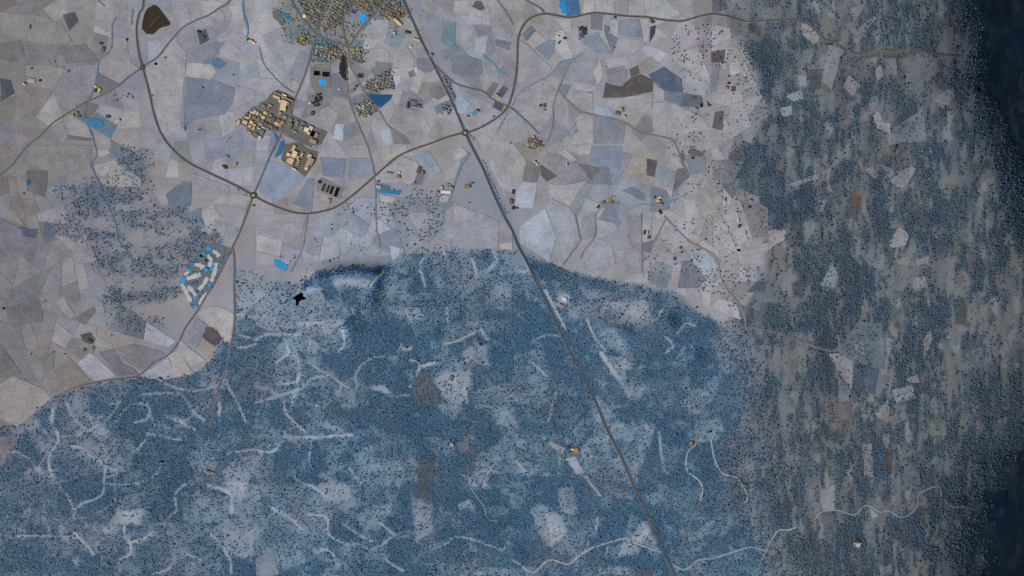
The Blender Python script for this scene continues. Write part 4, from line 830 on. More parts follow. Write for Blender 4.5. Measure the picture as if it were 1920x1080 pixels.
# the remaining farmland is split into irregular plots
cells = []
r_ = random.Random(3)
for rect in ([(-60,-30),(262,-30),(262,330),(-60,330)],[(270,-30),(560,-30),(560,360),(290,330)],[(560,60),(760,-30),(870,240),(600,390),(480,360)],[(775,-30),(1000,-30),(960,190),(880,240)],[(1000,-30),(1380,-30),(1340,340),(1000,480),(890,250)],[(900,260),(1340,300),(1250,540),(1000,480)],[(-60,330),(120,330),(210,560),(330,640),(260,700),(-60,790)],[(290,330),(470,370),(430,470),(330,395)],[(480,370),(830,370),(960,430),(960,465),(700,480),(480,500)]):
    split(rect, 1500, r_, cells)
blocked = np.maximum(np.maximum(forest_m, east_m), np.maximum(tw > 0.3, field_cover))
e_m2 = np.where(gx[None, :] < 1500, 0.55 * (e_dark > .62), 1.0) * e_
def cover(pts):
    r = poly_mask(pts)
    if r is None or not r[2].any(): return 1.0
    return float(blocked[r[0], r[1]][r[2]].mean())
n0 = len(cells)
for rect in ([(1335,-30),(1475,-30),(1490,330),(1335,340)],[(1255,340),(1480,330),(1500,600),(1400,605),(1262,545)]):
    split(rect, 900, r_, cells)
blocked = np.maximum(np.maximum(forest_m, np.clip(e_m2 * 1.0, 0, 1)), np.maximum(tw > 0.3, field_cover))
def inland(c):
    cx, cy = sum(p[0] for p in c) / len(c), sum(p[1] for p in c) / len(c)
    return cx < 1360 + 260 * (float(sample(n_wrp, cx, cy)) - .35) + 40 * (float(sample(n_mid, cx, cy)) - .5)
cells = [c for i, c in enumerate(cells) if cover(c) < (0.42 if i < n0 else .6) and (i < n0 or inland(c))]
def parea(p): return abs(sum(p[i - 1][0] * q[1] - q[0] * p[i - 1][1] for i, q in enumerate(p))) / 2
plots = []                                               # (order, polygon, colour)
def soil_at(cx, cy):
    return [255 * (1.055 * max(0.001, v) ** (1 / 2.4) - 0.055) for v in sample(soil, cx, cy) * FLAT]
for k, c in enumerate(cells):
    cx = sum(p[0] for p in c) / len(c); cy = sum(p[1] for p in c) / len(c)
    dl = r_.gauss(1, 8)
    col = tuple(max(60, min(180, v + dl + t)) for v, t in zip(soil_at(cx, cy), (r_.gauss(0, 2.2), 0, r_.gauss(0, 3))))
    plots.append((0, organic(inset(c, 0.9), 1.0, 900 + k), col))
for i, (pts, c) in enumerate(FIELDS):
    plots.append((2, organic(pts, 0.9 if i < EASTF else 1.6, i), tuple(max(20, m_ + (v - m_) * (.88 if sum(c) > 270 else 1) + t) for v, m_, t in zip(crow(c, rnd.randint(-2, 2)), (144, 142, 146), (-3, 1, 3) if i < EASTF else (-6, -3, 0)))))
edge_m = np.zeros((GH, GW))                              # bare or weedy margins between the plots
for o_, pts, c in plots:
    r = poly_mask(pts)
    if r and o_ == 0: edge_m[r[0], r[1]][r[2]] = 1


blank = np.clip(1 - blur(forest_m, 2) - blur(east_m, 2) - w_ - tw, 0, 1)
near = np.clip(blur(edge_m, 3), 0, 1) * (1 - edge_m) * blank
soil = soil * (1 - 0.22 * near * np.clip((n_mid - .3) * 3, 0, 1))[..., None]

# ------------------------------------------------------------------ the ground
nv = PXg.size
me = bpy.data.meshes.new("ground")
gw, gh = len(nx_), len(ny_)
co = np.stack([X(PXg), Y(PYg), HN], -1).reshape(-1, 3).astype(np.float32)
idx = np.arange(nv).reshape(gh, gw)
quads = np.stack([idx[1:, :-1], idx[1:, 1:], idx[:-1, 1:], idx[:-1, :-1]], -1).reshape(-1, 4)
me.vertices.add(nv); me.vertices.foreach_set("co", co.ravel())
me.loops.add(quads.size); me.loops.foreach_set("vertex_index", quads.ravel().astype(np.int32))
me.polygons.add(len(quads)); me.polygons.foreach_set("loop_start", (np.arange(len(quads)) * 4).astype(np.int32))
me.update(calc_edges=True)
me.polygons.foreach_set("use_smooth", np.ones(len(quads), bool))
ca = me.color_attributes.new("soil", 'FLOAT_COLOR', 'POINT')
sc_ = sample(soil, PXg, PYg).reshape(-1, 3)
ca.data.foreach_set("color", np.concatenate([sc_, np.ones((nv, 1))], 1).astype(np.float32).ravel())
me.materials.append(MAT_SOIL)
ground = tag(link("ground", me), "dry farmland and wooded hills seen from high above", None, None, "structure")

big = set(sorted(range(len(plots)), key=lambda i: -parea(plots[i][1]))[:298])
sv, sf, scol = [], [], []
for i, (o_, pts, c) in enumerate(plots):
    own = 0.08 + 0.0021 * i                              # every plot has a level of its own
    if i in big: sheet("field", pts, 0.0, MAT_FIELD, c, ground, own=own)
    else:
        v, f = sheet_arrays(pts, 0.0, own=own)
        k = len(sv); sv += v; sf += [[j + k for j in ff] for ff in f]; scol += [rgba(c)] * len(v)
small = link("small_fields", mesh("small_fields", sv, sf, MAT_PLOTS), (0, 0, 0), ground)
ca = small.data.color_attributes.new("soil", 'FLOAT_COLOR', 'POINT'); ca.data.foreach_set("color", np.array(scol, np.float32).ravel())
small["kind"] = "stuff"
TOP = 0.08 + 0.0021 * len(plots) + 0.12                                 # everything later lies above the fields
print("plots", len(plots), TOP)

# ------------------------------------------------------------------ roads, roundabouts, tracks, streams
ROADCOL = {"ring": (70, 67, 64), "high": (66, 66, 68), "minor": (88, 86, 88), "lane": (110, 108, 112)}
for i, (nm, lab, w, kind, pts) in enumerate(ROADS):
    line = smooth(pts, 4)
    no_trees_line(line, w / M_PER_PX * 0.5 + 1.2)
    verge = ribbon("road_verge", line, w + 4.5, w + 4.5, TOP + .30 + i * .006, MAT_GRASS, {"ring": (128, 122, 120), "high": (112, 116, 124), "minor": (126, 122, 126), "lane": (134, 130, 134)}[kind], None, 0.2, i)
    road = tag(ribbon(nm, line, w, w, TOP + .60 + i * .006, MAT_ROAD, ROADCOL[kind]), lab, None, None, "structure")
    verge.parent = road; verge.location = verge.location - road.location
for (cx, cy), rr, lab in ROUNDABOUTS:
    zc = float(hs(cx, cy))
    ring_v, ring_f = [], []
    N = 40
    for k in range(N):
        a = 2 * math.pi * k / N
        for q in (rr * M_PER_PX - 4.2, rr * M_PER_PX + 4.2): ring_v.append((q * math.cos(a), q * math.sin(a), TOP + 0.95))
    ring_f = [(2 * k, 2 * k + 1, (2 * k + 3) % (2 * N), (2 * k + 2) % (2 * N)) for k in range(N)]
    o = tag(link("roundabout", mesh("roundabout", ring_v, ring_f, MAT_ROAD), (X(cx), Y(cy), zc), None, (66, 60, 56)), lab, None, None, "structure")
    R_ = rr * M_PER_PX - 4.4
    dv = [(R_ * math.cos(2 * math.pi * k / N), R_ * math.sin(2 * math.pi * k / N), TOP + 1.0) for k in range(N)] + [(R_ * .6 * math.cos(2 * math.pi * k / N), R_ * .6 * math.sin(2 * math.pi * k / N), TOP + 1.7) for k in range(N)] + [(0, 0, TOP + 2.0)]
    df = [(k, (k + 1) % N, N + (k + 1) % N, N + k) for k in range(N)] + [(N + k, N + (k + 1) % N, 2 * N) for k in range(N)]
    link("central_island", mesh("central_island", dv, df, MAT_GRASS), (0, 0, 0), o, (152, 138, 124))
for i, (w, pts, lab) in enumerate(TRACKS):
    tag(ribbon("dirt_track", smooth(pts, 4), w, w, TOP + .15 + i * .01, MAT_ROAD, (126, 130, 136) if 'lower right woods' in lab else (152, 156, 164), None, 0.35, i), lab, None, None, "structure")
for i, (w0, w1, pts, c) in enumerate(STREAMS):
    line = smooth(pts, 3)
    no_trees_line(line, 1.5)
    o = tag(ribbon("stream", line, w0 * M_PER_PX, w1 * M_PER_PX, TOP + .22 + i * .006, MAT_GRASS, tuple(v * .7 + g * .3 for v, g in zip(c, (128, 130, 138))), None, 0.5, i), "narrow watercourse lined with blue waterside grass", None, None, "structure")
# ------------------------------------------------------------------ special ground: pitches, meadows, yards, golf course
def special(name, pts, c, lab, lift=TOP, mat=None, ntree=True):
    if ntree: no_trees_poly(pts)
    return tag(sheet(name, pts, lift, mat or MAT_GRASS, c), lab, None, None, "structure")
special("sports_field", sub(640,0,12,[(440,285),(568,330),(515,512),(400,462)]), (30,152,222), "bright blue sports pitch at the edge of the town")
special("sports_field", crop(2,[(470,598),(524,598),(526,640),(472,640)]), (34,154,222), "bright blue square pitch below the two dark pools")
tf = special("planted_field", crop(2,[(845,708),(1024,710),(1010,745),(932,810),(870,760)]), (34,82,116), "deep teal wedge shaped field beside the hillside houses")
special("meadow", sub(490,220,6.75,[(140,180),(190,205),(222,300),(200,310),(165,235)]), (42,104,150), "narrow blue grass strip among the warehouses")
special("meadow", sub(490,220,6.75,[(240,305),(292,285),(288,375),(243,470),(190,510),(165,492),(205,430)]), (40,106,150), "curved blue meadow beside the lower factories")
special("meadow", crop(6,[(130,868),(165,866),(242,912),(222,956),(140,915)]), (52,138,184), "bright turquoise plot in the pasture left of the forest")
special("meadow", crop(6,[(910,345),(1000,350),(1090,345),(1075,382),(1010,375),(912,365)]), (52,114,158), "blue strip of wet grass below the bypass lane")
special("meadow", crop(6,[(930,310),(1000,320),(1010,350),(940,345)]), (84,104,120), "small slate coloured plot by the blue wet grass")
special("meadow", crop(2,[(150,70),(250,120),(280,150),(230,160)]), (58,122,160), "blue grass plot on the town's left edge", TOP+.3)
special("meadow", crop(1,[(640,880),(760,900),(780,940),(720,970),(640,930)]), (66,116,148), "blue wet meadow beside the farm on the left")
special("meadow", crop(3,[(370,0),(400,0),(420,110),(380,100),(350,40)]), (46,128,186), "bright blue streak in the field at the top edge", TOP+.3)
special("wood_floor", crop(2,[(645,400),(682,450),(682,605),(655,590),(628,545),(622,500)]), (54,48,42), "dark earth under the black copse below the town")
special("ploughed_field", [(287,9),(295,12),(308,28),(319,43),(317,48),(305,51),(298,54),(288,64),(275,64),(266,54),(267,42),(269,32),(273,20),(278,15)], (56,48,36), "dark brown ploughed field inside the bypass at the top left")
tag(ribbon("dirt_track", [(280,51),(288,40),(298,31)], 5, 5, TOP + .4, MAT_ROAD, (84,74,58)), "faint track crossing the dark brown ploughed field", None, None, "structure")
special("yard", sub(430,160,9.6,[(110,640),(220,600),(300,490),(500,390),(560,300),(640,280),(780,110),(880,80),(1160,230),(1130,540),(1310,640),(1760,850),(1640,1075),(1360,1075),(960,880),(880,840),(640,800),(600,960),(480,960),(300,800),(330,750),(215,690),(150,740)]), (100,98,94), "grey paved ground of the estate", TOP - .1)
special("yard", sub(490,220,6.75,[(300,340),(480,310),(570,390),(720,440),(690,560),(556,748),(245,540),(260,480)]), (98,94,84), "grey paved ground of the lower factories", TOP - .1)
special("yard", sub(490,220,6.75,[(690,800),(760,760),(1040,900),(1000,1040),(830,990),(690,930)]), (126,122,126), "pale gravel yard around the row of dark tanks", TOP - .1)
special("yard", crop(2,[(405,500),(560,515),(560,660),(415,660)]), (118,114,104), "tan earth yard around the pools below the town", TOP-.2)
# golf course
GOLF = [(402,455),(430,465),(436,472),(420,490),(411,512),(397,540),(385,557),(372,580),(362,580),(352,562),(335,530),(345,512),(372,470),(385,458)]
r = poly_mask(GOLF)
dens[r[0], r[1]] = np.where(r[2], .34 * (n_fine[r[0], r[1]] > .36), dens[r[0], r[1]]); field_cover[r[0], r[1]][r[2]] = 1
w_[r[0], r[1]] = np.where(r[2], 1, w_[r[0], r[1]])
rough = special("golf_course", [(402,455),(430,465),(436,472),(420,490),(411,512),(397,540),(385,557),(372,580),(362,580),(352,562),(335,530),(345,512),(372,470),(385,458)], (96,106,114), "golf course with pale fairways and bright blue greens", TOP-.2, ntree=False)
fair = [[(340,532),(350,550),(358,566)],[(352,537),(362,547),(367,555)],[(350,523),(362,519),(376,514)],[(389,520),(382,533),(373,543)],[(405,493),(404,504),(401,515),(396,528)],[(365,496),(375,497),(381,503)],[(388,550),(381,558),(374,571)],[(399,470),(405,474),(411,481)],[(390,478),(396,488),(392,500)],[(346,516),(350,512),(353,509)]]
for i, p in enumerate(fair):
    f = ribbon("fairway", smooth(p, 2), 17, 21, TOP + .1 + i * .01, MAT_GRASS, (172,174,174), None, 0.4, 70 + i)
    f.parent = rough; f.location = f.location - rough.location
    no_trees_line(p, 3)
def blob(cx, cy, r, seed, n=12, ax=1.0, ay=1.0):
    q = random.Random(seed)
    return [(cx + ax * r * q.uniform(.75, 1.2) * math.cos(2 * math.pi * k / n), cy + ay * r * q.uniform(.75, 1.2) * math.sin(2 * math.pi * k / n)) for k in range(n)]
for i, (x, y, r) in enumerate([(391,467,4),(381.5,476.5,2.6),(355,507.5,3),(386.5,507,3.6),(396.5,505,3.8),(343,525,4.2),(337.5,530.5,3),(392.5,534,3.2),(365.5,558.5,3.6),(367,577,3.6),(400,496,2.4)]):
    g = sheet("green", blob(x, y, r, i), TOP + .3, MAT_GRASS, (44,150,212))
    g.parent = rough; g.location = g.location - rough.location
    no_trees_poly(blob(x, y, r + 1, i))

# ------------------------------------------------------------------ ponds
def pond(pts, lab, c=(12,14,18), name="pond"):
    no_trees_poly(inset(pts, -1.5))
    return tag(sheet(name, pts, TOP + .3, MAT_WATER, c, skirt=False), lab, None, None, "structure")
pond(smooth(sub(520,490,9,[(365,545),(385,530),(420,535),(435,560),(430,590),(460,610),(487,632),(460,648),(410,655),(365,690),(350,740),(338,760),(318,735),(312,700),(310,655),(285,640),(245,622),(290,605),(310,580)]), 2, True), "black star shaped lake in the forest pasture", (4,4,5), "lake")
for i, (x, y, rx, ry, lab, c) in enumerate([
 (292,120,3.4,2.6,"small black pond right of the top left roundabout",(8,10,16)),(381,164,1.6,1.8,"tiny dark pond in the grey field right of the bypass",(20,22,34)),(203,342.5,1.6,1.8,"tiny round black pond in the left pasture",(10,14,20)),(7,578,2.8,2.2,"small dark pond at the left edge",(16,16,20)),
 (100,660,1.7,1.5,"lone tiny pond in the brown left fields",(12,18,20)),(122,663.5,2,1.2,"flat tiny pond right of the lone brown field pond",(16,22,24)),(1385.5,469,3.8,2.4,"black pond in the pale fields on the right",(6,7,9)),(240,912,2.4,1.9,"small black pond on the lower left forest track",(8,8,12)),
 (261,1014.5,2.4,1.4,"small dark pond by the bottom left track junction",(12,16,16)),(421.5,927.5,1.8,1.2,"tiny pond beside the pale forest valley",(12,14,20)),(615,1036,2.2,1.8,"small black pond in the bottom clearing",(8,10,12)),(1332.5,809,2.6,2.2,"black pond inside the pale clearing right of the highway",(6,7,10)),
 (982,834,1.6,1.6,"tiny dark pond left of the golden forest farm",(16,22,30)),(1276.5,464,3.6,3.6,"round blue pond in the right hand fields",(48,84,126)),(1266,485,3.4,4,"oval blue pond below the round one",(58,98,136)),(1021,821.5,3.6,3,"turquoise pond in the forest above the golden farm",(70,150,178)),
 (1840,166,4.2,5,"black pond by the woods on the added right slope",(4,5,8)),(1835,161,3,4,"blue reed pond touching the black one",(24,62,92)),(1315,197,2.4,5,"dark narrow pond beside the orange farm",(16,18,24)),(377.5,479.5,3.2,3.2,"black pond on the golf course",(8,8,8)),(386.5,487.5,3,2.6,"brown pond on the golf course",(44,42,34)),
 (226,939,3,3,"pale teal pond in the bottom left clearing",(84,126,146)),(310,108,2.6,2.4,"blue pond in the large field right of the bypass",(54,98,140)),(437,140,3,2.4,"small blue pond in the fields left of town",(74,122,164)),(714,525,4.6,2.2,"bright blue pond at the forest edge",(30,112,176)),(571,543,3,5,"blue pool beside the black lake",(52,118,180)),
 (629,555,5,3.4,"blue pool among pale rocks right of the black lake",(52,110,160)),(347,241,1.8,4,"blue pool at the foot of the large field",(30,80,124)),(374,243,4,1.8,"second blue pool at the foot of the large field",(36,84,128)),(238,74,2.6,3.2,"dark pond left of the bypass",(44,48,64)),(129,133,3,3,"teal pond in the left fields",(50,92,110)),(57,50,2,5,"slim dark pond near the top left corner",(62,72,86)),
 (60,128,2.6,2.6,"dusky pond in the pale left field",(64,78,98)),(54,342,4.5,5,"blue pool in the dark left field",(40,90,130)),(45,363,3,2.4,"small blue pool below the dark left field",(42,96,136)),(889,213,4.5,5,"bright blue pool near the centre roundabout",(72,136,184)),(1798,87,3,4,"blue pool in the shaded right woods",(24,64,96)),(1385,16,3,3,"dusky pool near the top fields",(70,84,98)),(1082,560,3,4,"teal pool in the forest right of the highway",(52,104,140)),(1299,296,4,3,"dark pool at the meadow corner",(70,66,72))]):
    pond(blob(x, y, 1, 300 + i, 12, rx, ry), lab, c)
def rect(cx, cy, w, h, deg):
    a = math.radians(deg); u = (math.cos(a), math.sin(a)); v = (-u[1], u[0])
    return [(cx + u[0] * s * w / 2 + v[0] * t * h / 2, cy + u[1] * s * w / 2 + v[1] * t * h / 2) for s, t in ((-1, -1), (1, -1), (1, 1), (-1, 1))]

# basins with a raised rim
def frame_mesh(w, d, t, z0, z1):
    o_ = [(-w/2,-d/2),(w/2,-d/2),(w/2,d/2),(-w/2,d/2)]; i_ = [(x*(1-2*t/w), y*(1-2*t/d)) for x, y in o_]
    v = [(x,y,z0) for x,y in o_] + [(x,y,z1) for x,y in o_] + [(x,y,z1) for x,y in i_] + [(x,y,z0) for x,y in i_]
    f = []
    for k in range(4):
        n = (k + 1) % 4
        f += [(k,n,4+n,4+k),(4+k,4+n,8+n,8+k),(8+k,8+n,12+n,12+k)]
    return v, f
def basin(cx, cy, w, h, deg, c, lab, grp=None, rim=(150,144,136)):
    w, h = w * M_PER_PX, h * M_PER_PX
    no_trees_poly(rect(cx, cy, w / 2.5 + 2, h / 2.5 + 2, deg))
    o = tag(bpy.data.objects.new("settling_basin", None), lab, "basin", grp); C.objects.link(o)
    o.location = (X(cx), Y(cy), float(hs(cx, cy)) + TOP + .3); o.rotation_euler = (0, 0, -math.radians(deg))
    v, f = frame_mesh(w + 3, h + 3, 1.5, 0, 1.6)
    link("rim", mesh("rim", v, f, MAT_WALL), (0, 0, 0), o, rim)
    link("water", mesh("water", [(-w/2,-h/2,.7),(w/2,-h/2,.7),(w/2,h/2,.7),(-w/2,h/2,.7)], [(0,1,2,3)], MAT_WATER), (0,0,0), o, c)
B = "dark tanks in a slanting row"
for cx, cy, w, h, c, lab in [(606.8,351.5,6,15,(52,62,84),"slate blue tank, first of the slanting row"),(615.2,354,5,15,(50,54,62),"grey tank with a pale spot, second of the slanting row"),(622,356.5,5.5,16,(26,28,34),"charcoal tank, third of the slanting row"),(631.5,360,7,18,(18,20,28),"widest and darkest tank at the end of the slanting row")]:
    basin(cx, cy, w, h, 20, c, lab, B)
v = [(8*math.cos(k*math.pi/10), 8*math.sin(k*math.pi/10), z) for z in (0, 3) for k in range(20)]
tank = tag(bpy.data.objects.new("round_tank", None), "round teal topped tank above the row of dark tanks", "tank"); C.objects.link(tank)
tank.location = (X(599.5), Y(341), float(hs(599.5,341)) + TOP + .3)
link("tank_wall", mesh("tank_wall", v, [(k, (k+1)%20, 20+(k+1)%20, 20+k) for k in range(20)], MAT_WALL), (0,0,0), tank, (120,118,116))
link("water", mesh("water", [(7.8*math.cos(k*math.pi/10), 7.8*math.sin(k*math.pi/10), 2.4) for k in range(20)], [tuple(range(20))], MAT_WATER), (0,0,0), tank, (26,52,78))
basin(594, 137.2, 12, 9.2, 3, (12,12,26), "black pool, left one of the two dark pools below town", "dark pools below town")
basin(611, 139.3, 14, 10, 4, (14,24,66), "navy blue pool, right one of the two dark pools below town", "dark pools below town")
basin(675.5, 142, 10, 8, 5, (48,52,66), "lone slate pool beside the lane below the terraces")
basin(586.5, 250.5, 8, 12, 25, (8,8,9), "black pit between the white factory and the pink factory")  # flat black rectangle inside a raised rim
basin(668.3, 161, 6, 4, -35, (30,44,110), "small navy blue pool above the lane bend")
basin(663, 22, 8, 6, 30, (44,58,112), "indigo pool left of the blue pitch")

# ------------------------------------------------------------------ buildings
def box_mesh(name, x0, x1, y0, y1, z0, z1, mat, top=True):
    v = [(x0,y0,z0),(x1,y0,z0),(x1,y1,z0),(x0,y1,z0),(x0,y0,z1),(x1,y0,z1),(x1,y1,z1),(x0,y1,z1)]
    f = [(0,1,5,4),(1,2,6,5),(2,3,7,6),(3,0,4,7)] + ([(4,5,6,7)] if top else [])
    return mesh(name, v, f, mat)
ME_WALL = box_mesh("wall", -.5, .5, -.5, .5, -.3, .62, MAT_WALL)
def gable(name, over, z0, z1, th, mat):
    a = .5 + over
    v = [(-a,-a,z0),(a,-a,z0),(a,0,z1),(-a,0,z1),(a,a,z0),(-a,a,z0)]
    v += [(x, y, z - th) for x, y, z in v]
    f = [(0,1,2,3),(3,2,4,5),(6,9,8,7),(9,11,10,8),(0,6,7,1),(4,10,11,5),(1,7,8,2),(2,8,10,4),(3,9,6,0),(5,11,9,3)]
    return mesh(name, v, f, mat)
ME_ROOF = gable("roof", .06, .62, 1.0, .06, MAT_ROOF)
ME_LOWROOF = gable("roof", .015, .66, .82, .04, MAT_ROOF)
ME_FLAT = box_mesh("roof", -.51, .51, -.51, .51, .622, .72, MAT_ROOF)
ME_LIGHT = box_mesh("skylight", -.5, .5, -.5, .5, 0, 1, MAT_GLASSY)
ME_DOOR = box_mesh("loading_door", -.5, .5, 0, 1, 0, 1, MAT_WALL)
ME_CHIM = box_mesh("chimney", -.5, .5, -.5, .5, 0, 1, MAT_WALL)
n_house = [0]
def building(name, cat, cx, cy, w, h, deg, height, roofc, wallc, lab, grp=None, roof="gable", extras=0, turn=False):
    """w, h in plan pixels, deg clockwise in the plan"""
    k_ = {"house": .86, "warehouse": .97}.get(name, .86)
    W, H = w * M_PER_PX * k_, h * M_PER_PX * k_
    g_ = sum(roofc) / 3; roofc = tuple(v * .86 + g_ * .06 for v in roofc)
    if turn: W, H, deg = H, W, deg + 90
    no_trees_poly(rect(cx, cy, w + 2, h + 2, deg - 90 if turn else deg))
    o = tag(bpy.data.objects.new(name, None), lab, cat, grp); C.objects.link(o)
    o.location = (X(cx), Y(cy), float(hs(cx, cy)) + TOP); o.rotation_euler = (0, 0, -math.radians(deg))
    S = (W, H, height)
    link("wall", ME_WALL, (0,0,0), o, wallc, scale=S)
    rf = link("roof", {"gable": ME_ROOF, "low": ME_LOWROOF, "flat": ME_FLAT}[roof], (0,0,0), o, roofc, scale=S)
    top = {"gable": .8, "low": .74, "flat": .722}[roof] * height
    q = random.Random(int(cx * 7 + cy * 13))
    if extras:
        n = min(6, max(2, int(W / 14)))
        for k in range(n):
            x = (k + .5) / n * W - W / 2
            for s in ((-1, 1) if roof == "low" else (q.choice((-1, 1)),)):
                z = (.66 + .16 * .5 + .01) * height if roof == "low" else .722 * height
                sk = link("skylight", ME_LIGHT, (x, s * H * .25, z - .2), o, (150, 158, 168), scale=(1.6, H * .28, .55))
        for k in range(max(1, int(W / 30))):
            link("loading_door", ME_DOOR, ((k + .5) / max(1, int(W / 30)) * W - W / 2, -H / 2 - .25, 0), o, (96, 100, 108), scale=(5, .24, height * .45))
    elif roof == "gable" and name == "house":
        link("chimney", ME_CHIM, (W * .22, H * .18, height * .7), o, crow(wallc, -20), scale=(.9, .9, height * .42))
    return o

# factory estate: (x, y, w, h in the close plan, roof colour, roof form)
EST = [(850,210,130,45,(224,186,140),0),(870,148,140,30,(156,138,98),0),(990,182,85,45,(222,206,168),1),(1040,240,220,34,(170,138,98),0),(910,285,42,42,(232,218,184),1),(980,335,112,130,(226,192,160),1),(965,425,110,62,(222,204,142),1),(915,437,60,20,(196,168,132),1),(1062,335,56,70,(132,124,96),0),(735,360,70,30,(206,170,104),0),(700,400,62,50,(120,114,102),1),(622,372,62,50,(132,124,92),0),
 (402,485,58,36,(226,202,142),0),(456,482,46,72,(222,196,152),0),(506,507,38,70,(224,202,138),0),(650,495,72,58,(212,180,112),0),(560,530,56,56,(134,130,128),1),(610,580,64,54,(230,208,120),1),(338,518,60,44,(44,78,168),1),(371,558,28,88,(216,176,96),0),(314,577,68,34,(222,188,120),0),(450,575,80,50,(134,98,62),0),(523,613,46,48,(150,128,74),0),(282,662,86,68,(226,178,138),0),(395,668,62,58,(230,204,142),1),(450,712,64,38,(222,192,112),0),(368,737,58,50,(206,180,122),1),(436,778,40,56,(222,192,96),0),
 (565,696,64,17,(232,220,188),0),(530,772,60,17,(228,216,188),0),(616,758,70,17,(230,220,192),0),(592,645,62,62,(112,88,84),0),(745,545,58,56,(128,122,106),1),(722,615,86,64,(118,112,88),0),(800,612,52,78,(102,92,66),0),(885,632,60,56,(142,98,58),0),(955,662,66,56,(176,132,96),0),(848,692,66,54,(226,198,150),1),(915,716,56,72,(190,148,102),0),(742,738,88,62,(138,104,54),0),(660,692,62,56,(92,86,58),0),(690,778,58,18,(172,152,118),0),(912,512,58,76,(152,140,108),0),(1000,570,76,54,(138,140,138),1),
 (165,672,50,92,(220,180,124),0),(370,846,42,24,(202,194,162),0),(480,884,66,50,(114,112,96),0),(545,942,58,56,(226,198,176),1),(592,842,62,72,(116,114,112),1),(1105,620,64,62,(122,118,96),0),(1090,722,86,112,(114,108,98),0),(1215,682,56,92,(128,124,124),1),(1388,802,88,84,(226,214,184),1),(1468,768,74,70,(206,202,178),1),(1425,862,60,44,(214,200,160),1),(1508,1005,126,74,(168,136,122),0),(1568,905,54,84,(156,138,124),0),(1180,832,70,28,(172,146,118),0),(1295,775,66,88,(122,124,130),1),(838,782,56,38,(84,86,104),1),(1335,690,60,50,(112,114,126),1)]
EST2 = [(410,392,38,78,(214,180,140),0),(343,472,48,42,(222,204,168),1),(418,470,62,88,(232,206,160),1),(376,556,66,78,(220,182,152),1),(333,545,16,60,(220,196,168),0),(513,477,24,58,(204,184,152),0),(460,508,30,44,(196,176,138),1),(476,541,28,16,(218,198,150),0),(466,571,28,18,(216,206,176),0),(608,492,52,58,(208,178,136),1),(622,556,78,86,(178,148,118),0),(584,600,50,46,(186,156,124),1),(568,648,44,42,(222,200,148),1),(415,650,58,14,(214,196,172),0),(454,602,22,20,(176,172,158),1)]
def cname(c):
    r, g, b = c
    if b > r + 40: return "blue"
    l = (r + g + b) / 3
    if l > 195: return "cream" if r - b > 36 else "white"
    if r - b > 75: return "golden" if l > 130 else "brown"
    if r - b > 36: return "pink beige" if (l > 150 and g < 186) else ("tan" if l > 128 else "olive brown")
    return "pale grey" if l > 150 else ("grey" if l > 100 else "dark grey")
ORD = ["first", "second", "third", "fourth", "fifth", "sixth", "seventh", "eighth", "ninth", "tenth", "eleventh", "twelfth", "thirteenth", "fourteenth", "fifteenth"]
def estate(lst, ox, oy, s, deg, where):
    keys = {}
    recs = []
    for x, y, w, h, c, flat in lst:
        if where: wh = where
        else:
            wh = "on the far left edge of the estate" if x < 230 else ("along the right side of the estate" if x > 1070 else ("at the top of the estate" if y < 460 and x > 560 else ("in the upper left block of the estate" if y < 640 and x < 700 else ("in the lower left block of the estate" if x < 640 else "in the middle block of the estate"))))
        size = "large" if w * h / s / s > 70 else ("slim" if max(w, h) > 2.2 * min(w, h) else ("small" if w * h / s / s < 26 else "square"))
        form = "flat roofed" if flat else "ridged"
        k = (wh, size, cname(c), form)
        keys.setdefault(k, []).append(x)
        recs.append((x, y, w, h, c, flat, k))
    for x, y, w, h, c, flat, k in recs:
        xs = sorted(keys[k])
        lab = f"{k[1]} {k[2]} {k[3]} warehouse {k[0]}" if len(xs) == 1 else f"{ORD[xs.index(x)]} {k[1]} {k[2]} {k[3]} warehouse from left {k[0]}"
        turn = h > w
        building("warehouse", "warehouse", ox + x / s, oy + y / s, w / s, h / s, deg, 8 + 3 * (k[1] == "large"), c, crow(tuple(v * .82 for v in c), 0), lab, "warehouses of the estate", "flat" if flat else "low", 1 if w * h / s / s > 26 else 0, turn)
estate(EST, 430, 160, 9.6, 23, None)
estate(EST2, 490, 220, 6.75, 27, "in the lower factory yard")

